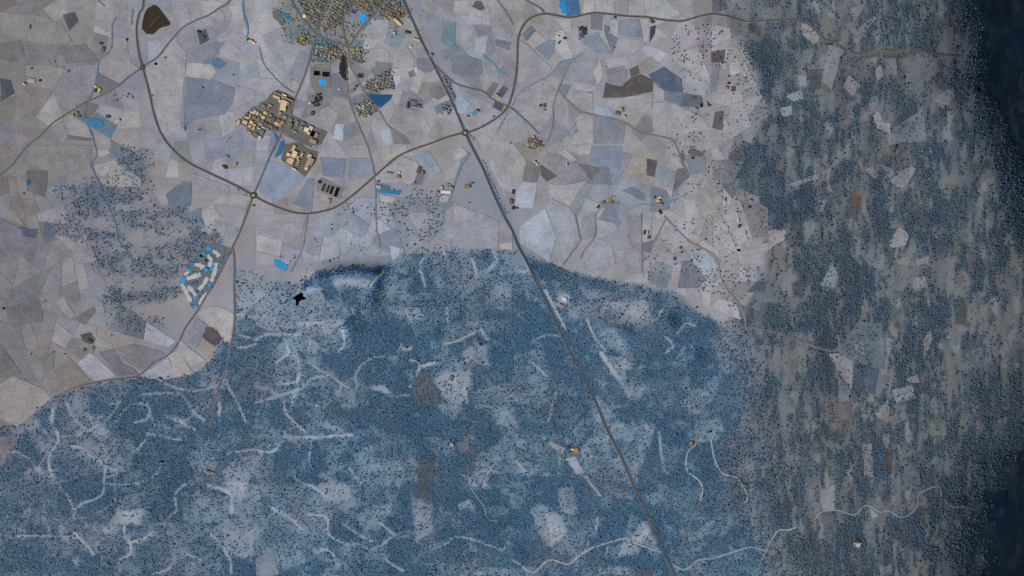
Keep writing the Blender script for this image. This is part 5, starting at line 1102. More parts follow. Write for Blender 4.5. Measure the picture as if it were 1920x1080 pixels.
# farms: x, y, where, main colour, list of (dx, dy, w, h, deg, colour, phrase)
FARM = [
 (183,168,"by the stream below the top left roundabout",[(3,1,6,8,20,(222,176,112),"cream orange"),(-4,-6,5,4,10,(206,196,170),"pale"),(-4,2,4,6,15,(52,46,44),"black")]),
 (45,157,"on the left edge fields",[(0,0,6,4,30,(214,180,128),"cream"),(14,-6,16,9,10,(166,160,150),"pale grey"),(30,-6,5,4,20,(48,46,52),"black")]),
 (142,214,"on the country road at the left",[(-8,4,8,4,-30,(196,164,122),"tan"),(2,-2,6,6,20,(140,116,92),"brown"),(6,4,4,4,0,(104,90,78),"dark brown")]),
 (220,227,"beside the blue wet meadow",[(0,0,10,5,-25,(208,180,138),"cream"),(-18,-8,9,6,10,(84,76,70),"dark brown")]),
 (470,76,"at the foot of the blue stream",[(0,0,8,4,15,(220,160,92),"orange"),(6,4,5,4,15,(226,212,190),"white"),(-6,-2,3,5,10,(52,46,40),"black")]),
 (188,82,"on the stream at the upper left",[(0,0,6,5,20,(116,96,82),"brown"),(5,10,7,9,15,(96,88,86),"dark grey")]),
 (372,60,"between the lanes left of town",[(0,0,7,5,20,(72,66,52),"dark olive"),(8,10,8,8,20,(82,80,86),"slate")]),
 (746,41,"at the right edge of town",[(0,0,18,5.5,42,(226,190,136),"long cream"),(1,-13,9,8,30,(128,92,44),"ochre"),(-1,-29,8,6,10,(122,72,32),"rust orange")]),
 (764,61,"between the town and the highway",[(0,0,10,5,15,(84,74,42),"dark olive"),(-25,0,4,3,20,(230,208,160),"cream"),(17,13,14,4,15,(190,176,138),"beige")]),
 (808,103,"beside the upper highway bend",[(0,0,7,7,25,(140,128,88),"olive"),(-38,-16,4,4,0,(214,204,190),"white")]),
 (931,179,"with the greenhouses near the bypass",[(0,0,8,6,30,(204,152,88),"orange"),(-6,2,3,3,30,(206,190,158),"cream")]),
 (1058,72,"inside the top bend of the bypass",[(0,0,6,4,10,(128,68,48),"red brown"),(-12,-4,4,3,20,(206,196,176),"cream"),(-10,8,3,6,35,(66,62,66),"dark")]),
 (1092,55,"under the bypass at the top",[(0,0,13,8,10,(58,56,54),"black brown"),(1,8,8,7,20,(56,72,92),"slate blue")]),
 (1152,33,"right below the bypass at the top",[(0,0,5,3,10,(112,72,52),"red brown"),(7,-2,3,3,10,(170,180,196),"pale blue")]),
 (1222,41,"beside the dark navy field",[(0,0,8,5,20,(132,76,50),"rust red"),(-2,-4,4,3,20,(118,98,84),"brown")]),
 (1020,198,"in the brown field right of the bypass",[(0,0,6,7,10,(126,80,52),"rust brown"),(-7,0,4,5,30,(58,66,64),"dark green"),(1,8,4,2,30,(140,84,66),"brick red")]),
 (1166,206,"on the long upper right lane",[(0,0,6,9,-10,(150,136,82),"olive gold"),(5,12,6,4,30,(200,160,140),"pink"),(-8,6,10,7,10,(84,96,104),"slate")]),
 (1362,165,"at the edge of the north east woods",[(0,0,7,6,10,(160,122,68),"golden"),(4,-9,5,4,20,(40,42,44),"black"),(12,2,8,10,10,(84,84,96),"grey")]),
 (1328,198,"beside the dark narrow pond",[(0,0,6,5,20,(138,88,72),"brick red"),(-3,-5,4,4,20,(168,146,96),"tan")]),
 (1003,303,"left of the brown triangular fields",[(0,0,4,3,30,(206,180,124),"gold"),(4,5,4,4,20,(196,196,204),"pale blue")]),
 (1063,309,"among the middle right fields",[(0,0,3,4,10,(210,196,166),"cream")]),
 (1130,380,"in the middle of the right hand fields",[(0,0,7,5,-35,(140,106,62),"brown"),(14,-8,7,5,-40,(162,130,72),"golden"),(16,0,6,6,-30,(132,112,90),"tan"),(20,-11,3,3,0,(214,196,160),"cream"),(-9,8,4,6,30,(54,58,66),"black")]),
 (1234,376,"at the right hand stream crossing",[(0,0,9,5,20,(206,164,98),"golden"),(2,-5,9,3,-30,(222,210,190),"white"),(-7,-6,3,4,10,(60,66,110),"indigo"),(4,6,10,4,10,(134,112,100),"brown")]),
 (1214,437,"beside the straight field lane on the right",[(0,0,4,7,10,(196,176,128),"tan"),(-6,-1,5,8,10,(72,80,92),"slate"),(2,8,5,6,10,(78,82,92),"grey")]),
 (1237,398,"above the dark wedge plot at the right",[(0,0,4,10,-30,(90,78,70),"dark brown")]),
 (1408,376,"in the scrub at the right",[(0,0,6,4,20,(162,120,72),"golden brown"),(-3,12,5,5,10,(70,60,54),"dark brown")]),
 (1386,424,"on the lane at the right scrub edge",[(0,0,5,6,20,(74,52,40),"dark brown"),(-2,-10,3,7,10,(212,206,200),"white"),(12,13,4,5,10,(176,138,92),"tan")]),
 (792,324,"in the fields under the bypass",[(0,0,5,6,20,(164,122,82),"orange brown"),(-7,-5,8,14,20,(98,92,88),"dark grey"),(-17,20,7,4,-30,(156,112,88),"brick")]),
 (747,331,"alone in the field under the bypass",[(0,0,7,7,10,(150,108,66),"brown"),(-17,-7,12,4,10,(122,116,110),"grey"),(2,-7,2.5,3,10,(222,222,228),"white")]),
 (876,350,"left of the lower highway",[(0,0,12,8,-15,(148,112,72),"brown"),(8,-6,6,4,-20,(108,106,106),"grey")]),
 (707,341,"on the lane below the bypass",[(0,0,6,5,-20,(158,118,90),"orange brown"),(3,9,10,6,10,(176,162,160),"pale")]),
 (846,351,"on the wide stream below the bypass",[(0,0,7,5,20,(160,122,80),"golden brown"),(-10,9,21,6.5,2,(214,214,220),"long white"),(-26,9,6,5,10,(158,120,84),"brown"),(-18,0,5,4,20,(182,178,182),"pale grey")]),
 (616,377,"beside the bypass under the tanks",[(0,0,8,10,10,(168,146,110),"tan"),(-1,0,3,3,10,(232,206,150),"cream")]),
 (958,378,"touching the lower highway",[(0,0,7,9,10,(134,94,50),"ochre"),(4,12,5,6,10,(46,44,48),"black"),(4,-18,5,8,10,(52,58,70),"dark slate"),(10,12,5,4,10,(80,88,108),"blue grey")]),
 (899,646,"in the forest clearing left of the highway",[(0,0,5,8,-35,(118,98,78),"brown")]),
 (761,652,"in the small pink forest clearing",[(0,0,5,4,20,(142,112,104),"brown pink")]),
 (845,709,"in the pale forest clearing with bare earth",[(0,0,8,10,30,(110,112,124),"grey")]),
 (1057,577,"right of the highway in the forest",[(0,0,7,3,-20,(176,124,82),"orange"),(-3,-5,5,4,10,(142,116,104),"brown"),(1,-16,10,8,20,(206,204,206),"white")]),
 (1185,671,"under the forest crescent field",[(0,0,9,6,-30,(118,110,112),"grey brown")]),
 (847,834,"in the lower forest clearing",[(0,0,6,4,-20,(206,190,176),"cream"),(2,-4,6,3,-30,(84,58,46),"dark red brown")]),
 (870,891,"alone in the lower forest",[(0,0,6,2,0,(212,178,140),"cream")]),
 (1074,844,"at the golden clearing in the lower forest",[(-4,5,12,4,-10,(130,100,62),"brown"),(6,1,10,10,-10,(172,132,76),"golden"),(-9,-6,6,4,30,(90,58,40),"dark red"),(0,-1,7,4,30,(216,190,150),"cream"),(10,-8,8,2.5,-35,(84,74,46),"dark olive")]),
 (1296,832,"above the bending forest track",[(0,0,6,9,20,(150,118,80),"tan")]),
 (1171,939,"hidden in the forest by the highway",[(0,0,5,3,-20,(142,84,70),"brick red")]),
 (1219,972,"touching the highway in the lower forest",[(0,0,4,3,10,(160,124,98),"orange brown")]),
 (1607,1016,"in the white clearing at the lower right",[(0,0,11,6,5,(96,72,34),"ochre brown"),(0,-5,4,3,10,(52,40,24),"dark brown")]),
 (302,866,"at the end of the lower left track",[(0,0,5,4,10,(72,40,38),"dark red")]),
 (390,883,"in the brown clearing at the lower left",[(0,0,8,3,10,(96,72,50),"brown"),(8,3,8,4,10,(140,118,98),"tan")]),
 (420,312,"left of the bypass above the lower roundabout",[(0,0,8,4,20,(88,62,40),"dark brown"),(2,3,6,3,15,(34,32,34),"black"),(22,-4,4,7,20,(164,138,110),"tan"),(5,-18,6,5,10,(150,148,146),"grey")]),
 (474,386,"under the lower left roundabout",[(0,0,5,3,10,(156,134,104),"tan")]),
 (1702,157,"in the right hand woods",[(0,0,3,4,10,(106,72,48),"rust"),(-7,-12,4,5,20,(40,40,42),"black")]),
 (1679,276,"on the ridge at the right",[(0,0,5,9,20,(84,58,40),"rust brown")]),
 (168,640,"beside the track in the brown left fields",[(0,0,12,8,30,(76,74,62),"dark olive"),(6,14,6,8,20,(128,104,110),"mauve"),(-10,16,6,6,40,(96,90,98),"grey")]),
 (300,710,"at the forest edge below the left fields",[(0,0,8,4,30,(112,92,94),"mauve brown")]),
 (585,213,"in the copse right of the factory road",[(0,0,7,8,15,(98,80,70),"brown"),(-4,-20,5,5,10,(208,186,160),"cream")]),
 (660,170,"on the lane fork above the teal field",[(0,0,10,4,-25,(146,114,66),"golden brown"),(-24,-3,4,4,10,(214,188,156),"cream")]),
 (784,197,"among the grey sheds in the middle fields",[(0,0,9,3,8,(88,88,96),"dark slate"),(-8,3,7,3,8,(150,140,132),"pale brown"),(-19,0,5,12,5,(70,60,50),"dark brown"),(2,5,9,3,8,(150,146,150),"pale grey"),(-10,-7,12,3,8,(108,110,122),"blue grey")]),
 (895,213,"near the centre roundabout",[(0,-6,7,3,35,(98,94,88),"dark grey"),(-18,5,4,3,20,(110,104,102),"grey"),(30,6,3,3,20,(104,96,94),"grey brown")]),
]
for fx, fy, where, blds in FARM:
    for k, (dx, dy, w, hh, deg, c, cn) in enumerate(blds):
        big = k == 0
        lab = f"{cn} roofed {'barn' if big else 'shed'} {where}" if big else f"{cn} roofed outbuilding of the farm {where}"
        turn = hh > w
        building("barn" if big else "shed", "barn" if big else "shed", fx + dx, fy + dy, w, hh, deg, 6.5 if big else 5.0, c, crow(tuple(v * .8 for v in c), 0), lab, "farm buildings scattered over the land", "gable" if min(w, hh) < 6 else "low", 0, turn)
# greenhouses
ME_ARCH = mesh("glazing", [(x, .5 * math.cos(math.pi * k / 8), math.sin(math.pi * k / 8)) for x in (-.5, .5) for k in range(9)], [(k, k + 1, 10 + k, 9 + k) for k in range(8)] + [tuple(range(9)), tuple(range(17, 8, -1))], MAT_GLASSY)
for i in range(6):
    cx, cy = 926.0 + i * 2.75, 196.4 + i * 1.3
    o = tag(bpy.data.objects.new("greenhouse", None), f"long arched greenhouse, {ORD[i]} from the left in the row of six by the bypass", "greenhouse", "row of greenhouses"); C.objects.link(o)
    o.location = (X(cx), Y(cy), float(hs(cx, cy)) + TOP); o.rotation_euler = (0, 0, -math.radians(112))
    link("glazing", ME_ARCH, (0, 0, .8), o, (108, 102, 102) if i % 2 else (90, 92, 108), scale=(28, 4.2, 3.2))
    link("base_wall", ME_WALL, (0, 0, .3), o, (110, 104, 96), scale=(28.2, 4.3, 1.0))
# round water tower roof in town
v = [(r * math.cos(k * math.pi / 10), r * math.sin(k * math.pi / 10), z) for r, z in ((9, 0), (9, 7), (0.01, 9.5)) for k in range(20)]
wt = tag(bpy.data.objects.new("round_hall", None), "round cream roofed hall beside the slanting main street", "hall"); C.objects.link(wt)
wt.location = (X(571.3), Y(30.3), float(hs(571, 30)) + TOP)
link("wall", mesh("wall", v[:40], [(k, (k+1)%20, 20+(k+1)%20, 20+k) for k in range(20)], MAT_WALL), (0,0,0), wt, (170,160,140))
link("roof", mesh("roof", [(x*1.05, y*1.05, z+.1) for x, y, z in v[20:]], [(k, (k+1)%20, 20+(k+1)%20, 20+k) for k in range(20)], MAT_ROOF), (0,0,0), wt, (206,194,158))

# houses
TOWNC = [(146,138,108),(134,128,110),(160,152,128),(126,112,98),(114,112,108),(172,166,150),(104,114,120),(140,122,106),(130,130,104),(152,142,116),(118,110,96)]
ZONES = [
 ("with earthy roof in the wedge between the town's two slanting streets", [(552,-8),(624,-8),(603,38),(595,58),(568,26)], 28, 5.2, 5.6, TOWNC, .86),
 ("with mottled roof in the dense town centre under the top edge", [(628,-8),(750,-8),(752,16),(735,26),(702,24),(690,34),(688,22),(662,16),(648,24),(640,48),(612,56),(604,60)], 35, 5.4, 5.6, TOWNC, .84),
 ("with golden roof in the lower left corner of town", [(556,70),(575,60),(590,72),(584,86),(556,84)], 28, 5.2, 5.6, [(186,160,90),(170,150,84),(196,176,120),(140,104,70),(160,136,86)], .85),
 ("with garden in the estate of blue lawns below the junction", [(588,88),(618,82),(618,112),(584,110)], 10, 8.5, 5.0, [(166,156,126),(150,148,138),(186,178,150)], .95),
 ("with red brown roof on the short row right of the blue lawns", [(618,84),(636,90),(638,112),(622,112)], 8, 6.2, 5.4, [(140,92,66),(166,134,84),(196,166,110),(110,84,70)], .85),
 ("in the yellow terraces below the second town junction", [(655,90),(680,90),(682,118),(660,118)], -8, 4.6, 6.6, [(178,160,104),(162,148,106),(128,124,116)], .9),
 ("on the slope above the teal field", [(676,168),(690,152),(716,140),(732,130),(738,166),(684,174)], 12, 6.0, 5.4, [(150,146,138),(128,132,134),(176,166,140),(110,116,122),(150,124,108)], .85),
 ("in hamlet under the teal field", [(668,198),(690,188),(708,206),(692,218),(664,222)], 30, 5.6, 5.4, [(186,170,126),(160,146,110),(132,124,108),(206,196,176)], .85),
 ("among teal gardens on the right of town", [(704,30),(744,8),(752,18),(740,34),(722,34)], 20, 6.4, 5.6, [(140,140,132),(162,156,120),(118,124,126),(176,176,176)], .8),
 ("in the narrow strip right of the highway", [(826,132),(838,140),(853,190),(845,192)], 62, 5.0, 5.4, [(128,122,122),(150,134,124),(106,112,122)], .8),
 ("in the dark leaved cluster above the centre roundabout", [(828,196),(842,194),(846,214),(832,216)], 20, 6.0, 5.8, [(120,124,132),(96,104,118),(150,146,146)], .8),
 ("in the beige hamlet right of the bypass", [(986,260),(1008,254),(1018,276),(992,284)], 20, 5.4, 5.4, [(180,162,120),(150,134,110),(196,180,140),(126,112,100)], .9),
]
cand = []
for zi, (where, poly, deg, px_, py_, pal, prob) in enumerate(ZONES):
    a = math.radians(deg); q = random.Random(100 + zi)
    cx0 = sum(p[0] for p in poly) / len(poly); cy0 = sum(p[1] for p in poly) / len(poly)
    for i in range(-30, 31):
        for j in range(-30, 31):
            u, v_ = i * px_ + q.uniform(-.7, .7), j * py_ + q.uniform(-.5, .5)
            x, y = cx0 + u * math.cos(a) - v_ * math.sin(a), cy0 + u * math.sin(a) + v_ * math.cos(a)
            if not in_poly(x, y, poly) or q.random() > prob: continue
            if any(math.hypot(x - 571.3, y - 30.3) < 6 for _ in (0,)): continue
            dmin = min((min(math.hypot(x - p[0], y - p[1]) for p in ln) - w / 5.0) for ln, w in roadlines if abs(ln[0][0] - x) < 400)
            if dmin < 2.0: continue
            w = q.uniform(3.4, px_ - .5); hh = q.uniform(3.2, min(py_ - .6, 5.0))
            cand.append((w * hh, zi, x, y, w, hh, deg + q.choice((0, 0, 90)) + q.uniform(-4, 4), q.choice(pal), q.uniform(3.8, 6.2)))
cand.sort(key=lambda t: -t[0])
LAND = [("the round hall", 571, 30), ("the town junction", 594, 66), ("the second junction", 652, 87), ("the blue pitch", 680, 34), ("the top edge", 590, 0), ("the top edge avenue", 715, 6), ("the middle street", 643, 40), ("the centre street", 612, 14),
        ("the teal field", 700, 172), ("the lone slate pool", 680, 145), ("the highway", 846, 170), ("the black copse", 646, 118), ("the two dark pools", 600, 122), ("the right edge of town", 748, 14)]
def roofname(c):
    r_1, g_1, b_1 = c; l = (r_1 + g_1 + b_1) / 3
    if b_1 >= r_1 + 4: return "slate blue"
    if r_1 - b_1 > 44: return "golden" if l > 130 else "rust brown"
    if r_1 - b_1 > 22: return "ochre" if l > 124 else "brown"
    return "pale" if l > 146 else ("grey" if l > 112 else "dark grey")
ZSHORT = ["in town wedge", "in the town centre", "in lower left town corner", "on the blue lawns", "right of the blue lawns", "in the yellow terraces", "above the teal field", "in hamlet under the teal field", "in the teal gardens", "in strip right of highway", "in the dark leaved cluster", "in the beige hamlet"]
recs, groups_ = [], {}
for ar, zi, x, y, w, hh, deg, c, ht in cand[:298]:
    c = crow(tuple(v * .9 for v in c), rnd.randint(-12, 8))
    near = min(LAND, key=lambda t: (t[1] - x) ** 2 + (t[2] - y) ** 2)[0]
    k = f"{roofname(c)} roofed house {ZSHORT[zi]}" + (f" near {near[4:]}" if zi < 2 else "")
    groups_.setdefault(k, []).append(x); recs.append((zi, x, y, w, hh, deg, c, ht, k))
ORD2 = ORD + ["sixteenth", "seventeenth", "eighteenth", "nineteenth", "twentieth"]
for zi, x, y, w, hh, deg, c, ht, k in recs:
    xs = sorted(groups_[k]); n = xs.index(x)
    lab = k if len(xs) == 1 else f"{ORD2[min(n, 19)]} " + k.replace(" house ", " house from left ", 1)
    building("house", "house", x, y, w, hh, deg, ht, c, (164, 158, 148), lab, "houses " + ZONES[zi][0], "gable", 0, False)
# the small roofs of sheds, garages and yards packed between the houses
av, af, ac = [], [], []
q = random.Random(77)
OUTB = [(ZONES[i][1], ZONES[i][2], n) for i, n in ((0, 110), (1, 190), (2, 26), (3, 40), (4, 25), (5, 26), (6, 50), (7, 36), (8, 30), (11, 14))] + [(TOWN, 30, 110)]
for poly, deg, n in OUTB:
    bx = [p[0] for p in poly]; by = [p[1] for p in poly]
    got = 0
    for t in range(n * 8):
        if got >= n: break
        x, y = q.uniform(min(bx), max(bx)), q.uniform(max(-12, min(by)), max(by))
        if not in_poly(x, y, poly): continue
        if any(abs(x - r_[1]) < r_[3] * .42 + .7 and abs(y - r_[2]) < r_[4] * .42 + .7 for r_ in recs): continue
        if min((min(math.hypot(x - p[0], y - p[1]) for p in ln) - w / 5.0) for ln, w in roadlines if abs(ln[0][0] - x) < 400) < 1.7: continue
        if math.hypot(x - 571.3, y - 30.3) < 5 or in_poly(x, y, sub(640, 0, 12, [(420,265),(590,320),(525,530),(380,470)])): continue
        got += 1
        w2, d2, h2 = q.uniform(2.2, 4.5), q.uniform(1.8, 3.2), q.uniform(2.0, 3.2)
        a_ = -math.radians(deg + q.choice((0, 90)) + q.uniform(-6, 6)); u = (math.cos(a_), math.sin(a_)); v2 = (-u[1], u[0]); z0 = float(hs(x, y)) + TOP - .3
        k = len(av)
        for sx, sy, zz in ((-1,-1,0),(1,-1,0),(1,1,0),(-1,1,0),(-1,-1,h2),(1,-1,h2),(1,1,h2),(-1,1,h2),(-1,0,h2*1.3),(1,0,h2*1.3)):
            av.append((X(x) + u[0]*sx*w2 + v2[0]*sy*d2, Y(y) + u[1]*sx*w2 + v2[1]*sy*d2, z0 + zz))
        af += [[k+i for i in f] for f in ((0,1,5,4),(1,2,6,9,5),(2,3,7,6),(3,0,4,8,7),(4,5,9,8),(8,9,6,7))]
        c = q.choice(TOWNC + [(108,118,122),(98,104,108),(150,142,120)]); c = crow(tuple(v * .92 for v in c), q.randint(-16, 12))
        ac += [rgba(c)] * 10
MAT_SHEDS = object_material("shed_roofs", 0.15, 0.25, 0.0, attr=True)
ob = tag(link("outbuildings", mesh("outbuildings", av, af, MAT_SHEDS)), "mass of tiny sheds and garages packed between the houses", None, None, "stuff")
ca = ob.data.color_attributes.new("soil", 'FLOAT_COLOR', 'POINT'); ca.data.foreach_set("color", np.array(ac, np.float32).ravel())
print("houses", len(cand), "fields", n_fields, "cells", len(cells))

# ------------------------------------------------------------------ trees
# street and garden trees of the town and the copses
garden = np.zeros((GH, GW))
for pts, v in [(crop(2,[(440,270),(570,320),(560,470),(410,470),(420,380)]),.75),(crop(2,[(270,250),(370,180),(420,250),(330,340)]),.3),([(520,25),(545,20),(560,60),(555,85),(530,80)],.22),(sub(530,0,12,[(780,800),(1000,860),(1400,1000),(1380,1070),(980,1010),(760,880)]),.9),(TOWN,.16),(crop(2,[(800,620),(1030,500),(1040,670),(820,680)]),.40),(crop(2,[(730,760),(860,740),(920,830),(830,880),(740,860)]),.35),
 (crop(2,[(1000,180),(1080,190),(1060,300),(1000,290)]),.5),(crop(2,[(1390,780),(1460,770),(1460,870),(1390,860)]),.55),(crop(2,[(1400,590),(1440,580),(1500,750),(1450,760)]),.5),(crop(3,[(495,200),(560,200),(570,250),(500,300)]),.6),(crop(6,[(1380,300),(1480,290),(1480,330),(1380,340)]),.25)]:
    r = poly_mask(pts)
    if r: garden[r[0], r[1]][r[2]] = np.maximum(garden[r[0], r[1]][r[2]], v)
for ln, w in [([(906,300),(919,335),(936,375),(949,402)],2.2),([(594,68),(622,78),(650,88)],3),([(591,84),(596,112)],1.5),([(604,84),(608,114)],1.5),([(614,82),(618,112)],1.5),([(880,252),(886,262)],3),([(590,112),(618,116)],1.5)]:
    r = line_dist(ln, 8)
    if r: garden[r[0], r[1]] = np.maximum(garden[r[0], r[1]], .95 * (r[2] < w))
bmask = np.where(dens > 0, 1, 0)
def scatter(prob, step, seed, area=(-232, 2148, -142, 1218)):
    q = np.random.default_rng(seed)
    xs = np.arange(area[0], area[1], step); ys = np.arange(area[2], area[3], step)
    px, py = np.meshgrid(xs, ys)
    px = px + q.uniform(-.5, .5, px.shape) * step; py = py + q.uniform(-.5, .5, py.shape) * step
    p = sample(prob, px, py)
    m = q.random(px.shape) < p
    return px[m], py[m], p[m]
solid = np.zeros((GH, GW))                              # roofs and water stay free of garden trees
for o in list(C.objects):
    if o.parent is None and o.get("category") in ("house", "warehouse", "barn", "shed", "greenhouse", "basin"):
        wl = next((c for c in o.children if c.name.startswith(("wall", "rim"))), None)
        if wl is None or o.get("category") == "basin": continue
        r = poly_mask(rect(o.location.x / M_PER_PX + 960, 540 - o.location.y / M_PER_PX, wl.scale.x / M_PER_PX + .8, wl.scale.y / M_PER_PX + .8, -math.degrees(o.rotation_euler.z)))
        if r: solid[r[0], r[1]][r[2]] = 1
garden *= 1 - solid
for ln, w in roadlines:
    r = line_dist(ln, 6)
    if r: garden[r[0], r[1]] = np.where(r[2] < w / 5.0 + .4, 0, garden[r[0], r[1]])

def crown_nodes(name, mat, seeds=(1, 2, 3)):
    ng = bpy.data.node_groups.new(name, 'GeometryNodeTree')
    ng.interface.new_socket("Geometry", in_out='INPUT', socket_type='NodeSocketGeometry')
    ng.interface.new_socket("Geometry", in_out='OUTPUT', socket_type='NodeSocketGeometry')
    N, L = ng.nodes, ng.links
    gi, go = N.new("NodeGroupInput"), N.new("NodeGroupOutput")
    inst = N.new("GeometryNodeInstanceOnPoints")
    g2i = N.new("GeometryNodeGeometryToInstance")
    for s in seeds:
        ico = N.new("GeometryNodeMeshIcoSphere"); ico.inputs["Radius"].default_value = 1.0; ico.inputs["Subdivisions"].default_value = 2
        sp = N.new("GeometryNodeSetPosition")
        nz = N.new("ShaderNodeTexNoise"); nz.noise_dimensions = '4D'; nz.inputs["W"].default_value = s * 3.7; nz.inputs["Scale"].default_value = 1.6; nz.inputs["Detail"].default_value = 2.0
        ps = N.new("GeometryNodeInputPosition")
        sb = N.new("ShaderNodeMath"); sb.operation = 'MULTIPLY_ADD'; sb.inputs[1].default_value = 1.5; sb.inputs[2].default_value = 0.25
        vm = N.new("ShaderNodeVectorMath"); vm.operation = 'SCALE'
        L.new(ps.outputs[0], nz.inputs["Vector"]); L.new(nz.outputs["Fac"], sb.inputs[0]); L.new(ps.outputs[0], vm.inputs[0]); L.new(sb.outputs[0], vm.inputs["Scale"])
        sq = N.new("ShaderNodeVectorMath"); sq.operation = 'MULTIPLY_ADD'; sq.inputs[1].default_value = (1, 1, .8); sq.inputs[2].default_value = (0, 0, .75)
        L.new(vm.outputs[0], sq.inputs[0])
        L.new(ico.outputs["Mesh"], sp.inputs["Geometry"]); L.new(sq.outputs[0], sp.inputs["Position"])
        sm = N.new("GeometryNodeSetMaterial"); sm.inputs["Material"].default_value = mat
        L.new(sp.outputs[0], sm.inputs["Geometry"]); L.new(sm.outputs[0], g2i.inputs[0])
    na = N.new("GeometryNodeInputNamedAttribute"); na.data_type = 'FLOAT'; na.inputs["Name"].default_value = "size"
    rv = N.new("FunctionNodeRandomValue"); rv.data_type = 'FLOAT'; rv.inputs[2].default_value = 0.0; rv.inputs[3].default_value = 6.28
    cx = N.new("ShaderNodeCombineXYZ"); L.new(rv.outputs[1], cx.inputs[2])
    L.new(gi.outputs[0], inst.inputs["Points"]); L.new(g2i.outputs[0], inst.inputs["Instance"]); inst.inputs["Pick Instance"].default_value = True
    ri = N.new("FunctionNodeRandomValue"); ri.data_type = 'INT'; ri.inputs[4].default_value = 0; ri.inputs[5].default_value = len(seeds) - 1; ri.inputs["Seed"].default_value = 5
    L.new(ri.outputs[2], inst.inputs["Instance Index"])
    L.new(cx.outputs[0], inst.inputs["Rotation"]); L.new(na.outputs["Attribute"], inst.inputs["Scale"])
    L.new(inst.outputs[0], go.inputs[0])
    return ng
def woodland(name, label, px, py, size, mat):
    me = bpy.data.meshes.new(name)
    n = len(px)
    me.vertices.add(n)
    z = hs(px, py)
    me.vertices.foreach_set("co", np.stack([X(px), Y(py), z + 0.2 + 1.1 * (sample(field_cover, px, py) > .5)], 1).astype(np.float32).ravel())
    at = me.attributes.new("size", 'FLOAT', 'POINT'); at.data.foreach_set("value", size.astype(np.float32))
    me.update()
    o = tag(link(name, me), label, None, None, "stuff")
    md = o.modifiers.new("crowns", 'NODES'); md.node_group = crown_nodes(name + "_nodes", mat)
    me.materials.append(mat)
    return o
# lone oaks that can be told apart
LONE = [("in the pasture below the bypass", "lone oaks in the pasture", [(735,352),(832,360),(830,425),(795,455),(742,420)], 110),
        ("on the slopes under the upper bypass", "lone oaks on the upper slopes", [(1255,40),(1345,45),(1380,100),(1345,130),(1262,112)], 90),
        ("on the right hand meadows", "lone oaks on the right meadows", [(1302,480),(1385,490),(1430,500),(1385,560),(1305,545)], 100)]
lone_pts = []
forest_d = dens.copy()
def crown_mesh(seed):
    q = random.Random(seed); bm = bmesh.new()
    for k in range(8):
        a = q.uniform(0, 6.28); rr = 0 if k == 0 else q.uniform(.35, .72); zz = .62 + q.uniform(-.12, .25) - .15 * rr
        m = Matrix.Translation((rr * math.cos(a), rr * math.sin(a), zz)) @ Matrix.Diagonal((1, 1, .8, 1))
        t = bmesh.ops.create_icosphere(bm, subdivisions=1, radius=q.uniform(.3, .46) if k else .58, matrix=m)
        for v in t['verts']: v.co += Vector((q.uniform(-.07, .07), q.uniform(-.07, .07), q.uniform(-.05, .05)))
    for k in range(40):                                 # leafy sprays round the outline
        a, el = q.uniform(0, 6.28), q.uniform(.0, 1.3); r0 = q.uniform(.85, 1.02)
        c = Vector((r0 * math.cos(a) * math.cos(el), r0 * math.sin(a) * math.cos(el), .58 + .62 * math.sin(el)))
        s = q.uniform(.07, .14)
        bm.faces.new([bm.verts.new(c + Vector((q.uniform(-s, s), q.uniform(-s, s), q.uniform(-s, s)))) for _ in range(3)])
    me = bpy.data.meshes.new("crown"); bm.to_mesh(me); bm.free(); me.materials.append(MAT_DOT)
    return me
CROWNS = [crown_mesh(s) for s in range(5)]
tv = [(r * math.cos(k * math.pi / 3), r * math.sin(k * math.pi / 3), z) for r, z in ((.07, -.1), (.05, .35), (.03, .6)) for k in range(6)]
ME_TRUNK = mesh("trunk", tv, [(a * 6 + k, a * 6 + (k + 1) % 6, (a + 1) * 6 + (k + 1) % 6, (a + 1) * 6 + k) for a in (0, 1) for k in range(6)], MAT_BARK)
for lab, grp, poly, n in LONE:
    r = poly_mask(poly)
    got, tries = [], 0
    q = random.Random(len(lab))
    bx = [p[0] for p in poly]; by = [p[1] for p in poly]
    while len(got) < n and tries < 40000:
        tries += 1
        x, y = q.uniform(min(bx), max(bx)), q.uniform(min(by), max(by))
        if not in_poly(x, y, poly) or sample(keep, x, y) < .05 or sample(dens, x, y) <= 0.004: continue
        if sample(n_mid, x, y) < q.uniform(.30, .62): continue
        if any((x - a) ** 2 + (y - b) ** 2 < 14 for a, b in got): continue
        got.append((x, y))
    xs_ = sorted(p[0] for p in got); ys_ = sorted(p[1] for p in got)
    sized = [(x, y, q.uniform(2.6, 4.3)) for x, y in got]
    bands = {}
    for x, y, s in sized:
        col_, row_ = min(2, xs_.index(x) * 3 // len(xs_)), min(2, ys_.index(y) * 3 // len(ys_))
        k = f"{'broad' if s > 3.5 else 'small'} lone oak {('upper', 'middle', 'lower')[row_]} {('left', 'centre', 'right')[col_]} {lab}"
        bands.setdefault(k, []).append((x, y, s))
    for k, members in bands.items():
      for n_, (x, y, s) in enumerate(sorted(members)):
        lb = k if len(members) == 1 else f"{ORD2[min(n_, 19)]} " + k.replace("lone oak ", "lone oak from left, ", 1)
        o = tag(bpy.data.objects.new("oak_tree", None), lb, "tree", grp); C.objects.link(o)
        o.location = (X(x), Y(y), float(hs(x, y)) + .2); o.rotation_euler = (0, 0, q.uniform(0, 6.28))
        link("trunk", ME_TRUNK, (0, 0, 0), o, (70, 62, 56), scale=(s, s, s))
        link("crown", q.choice(CROWNS), (0, 0, .25 * s), o, scale=(s, s, s))
    if r: forest_d[r[0], r[1]] = np.where(r[2], 0, forest_d[r[0], r[1]])
thick = np.zeros((GH, GW))
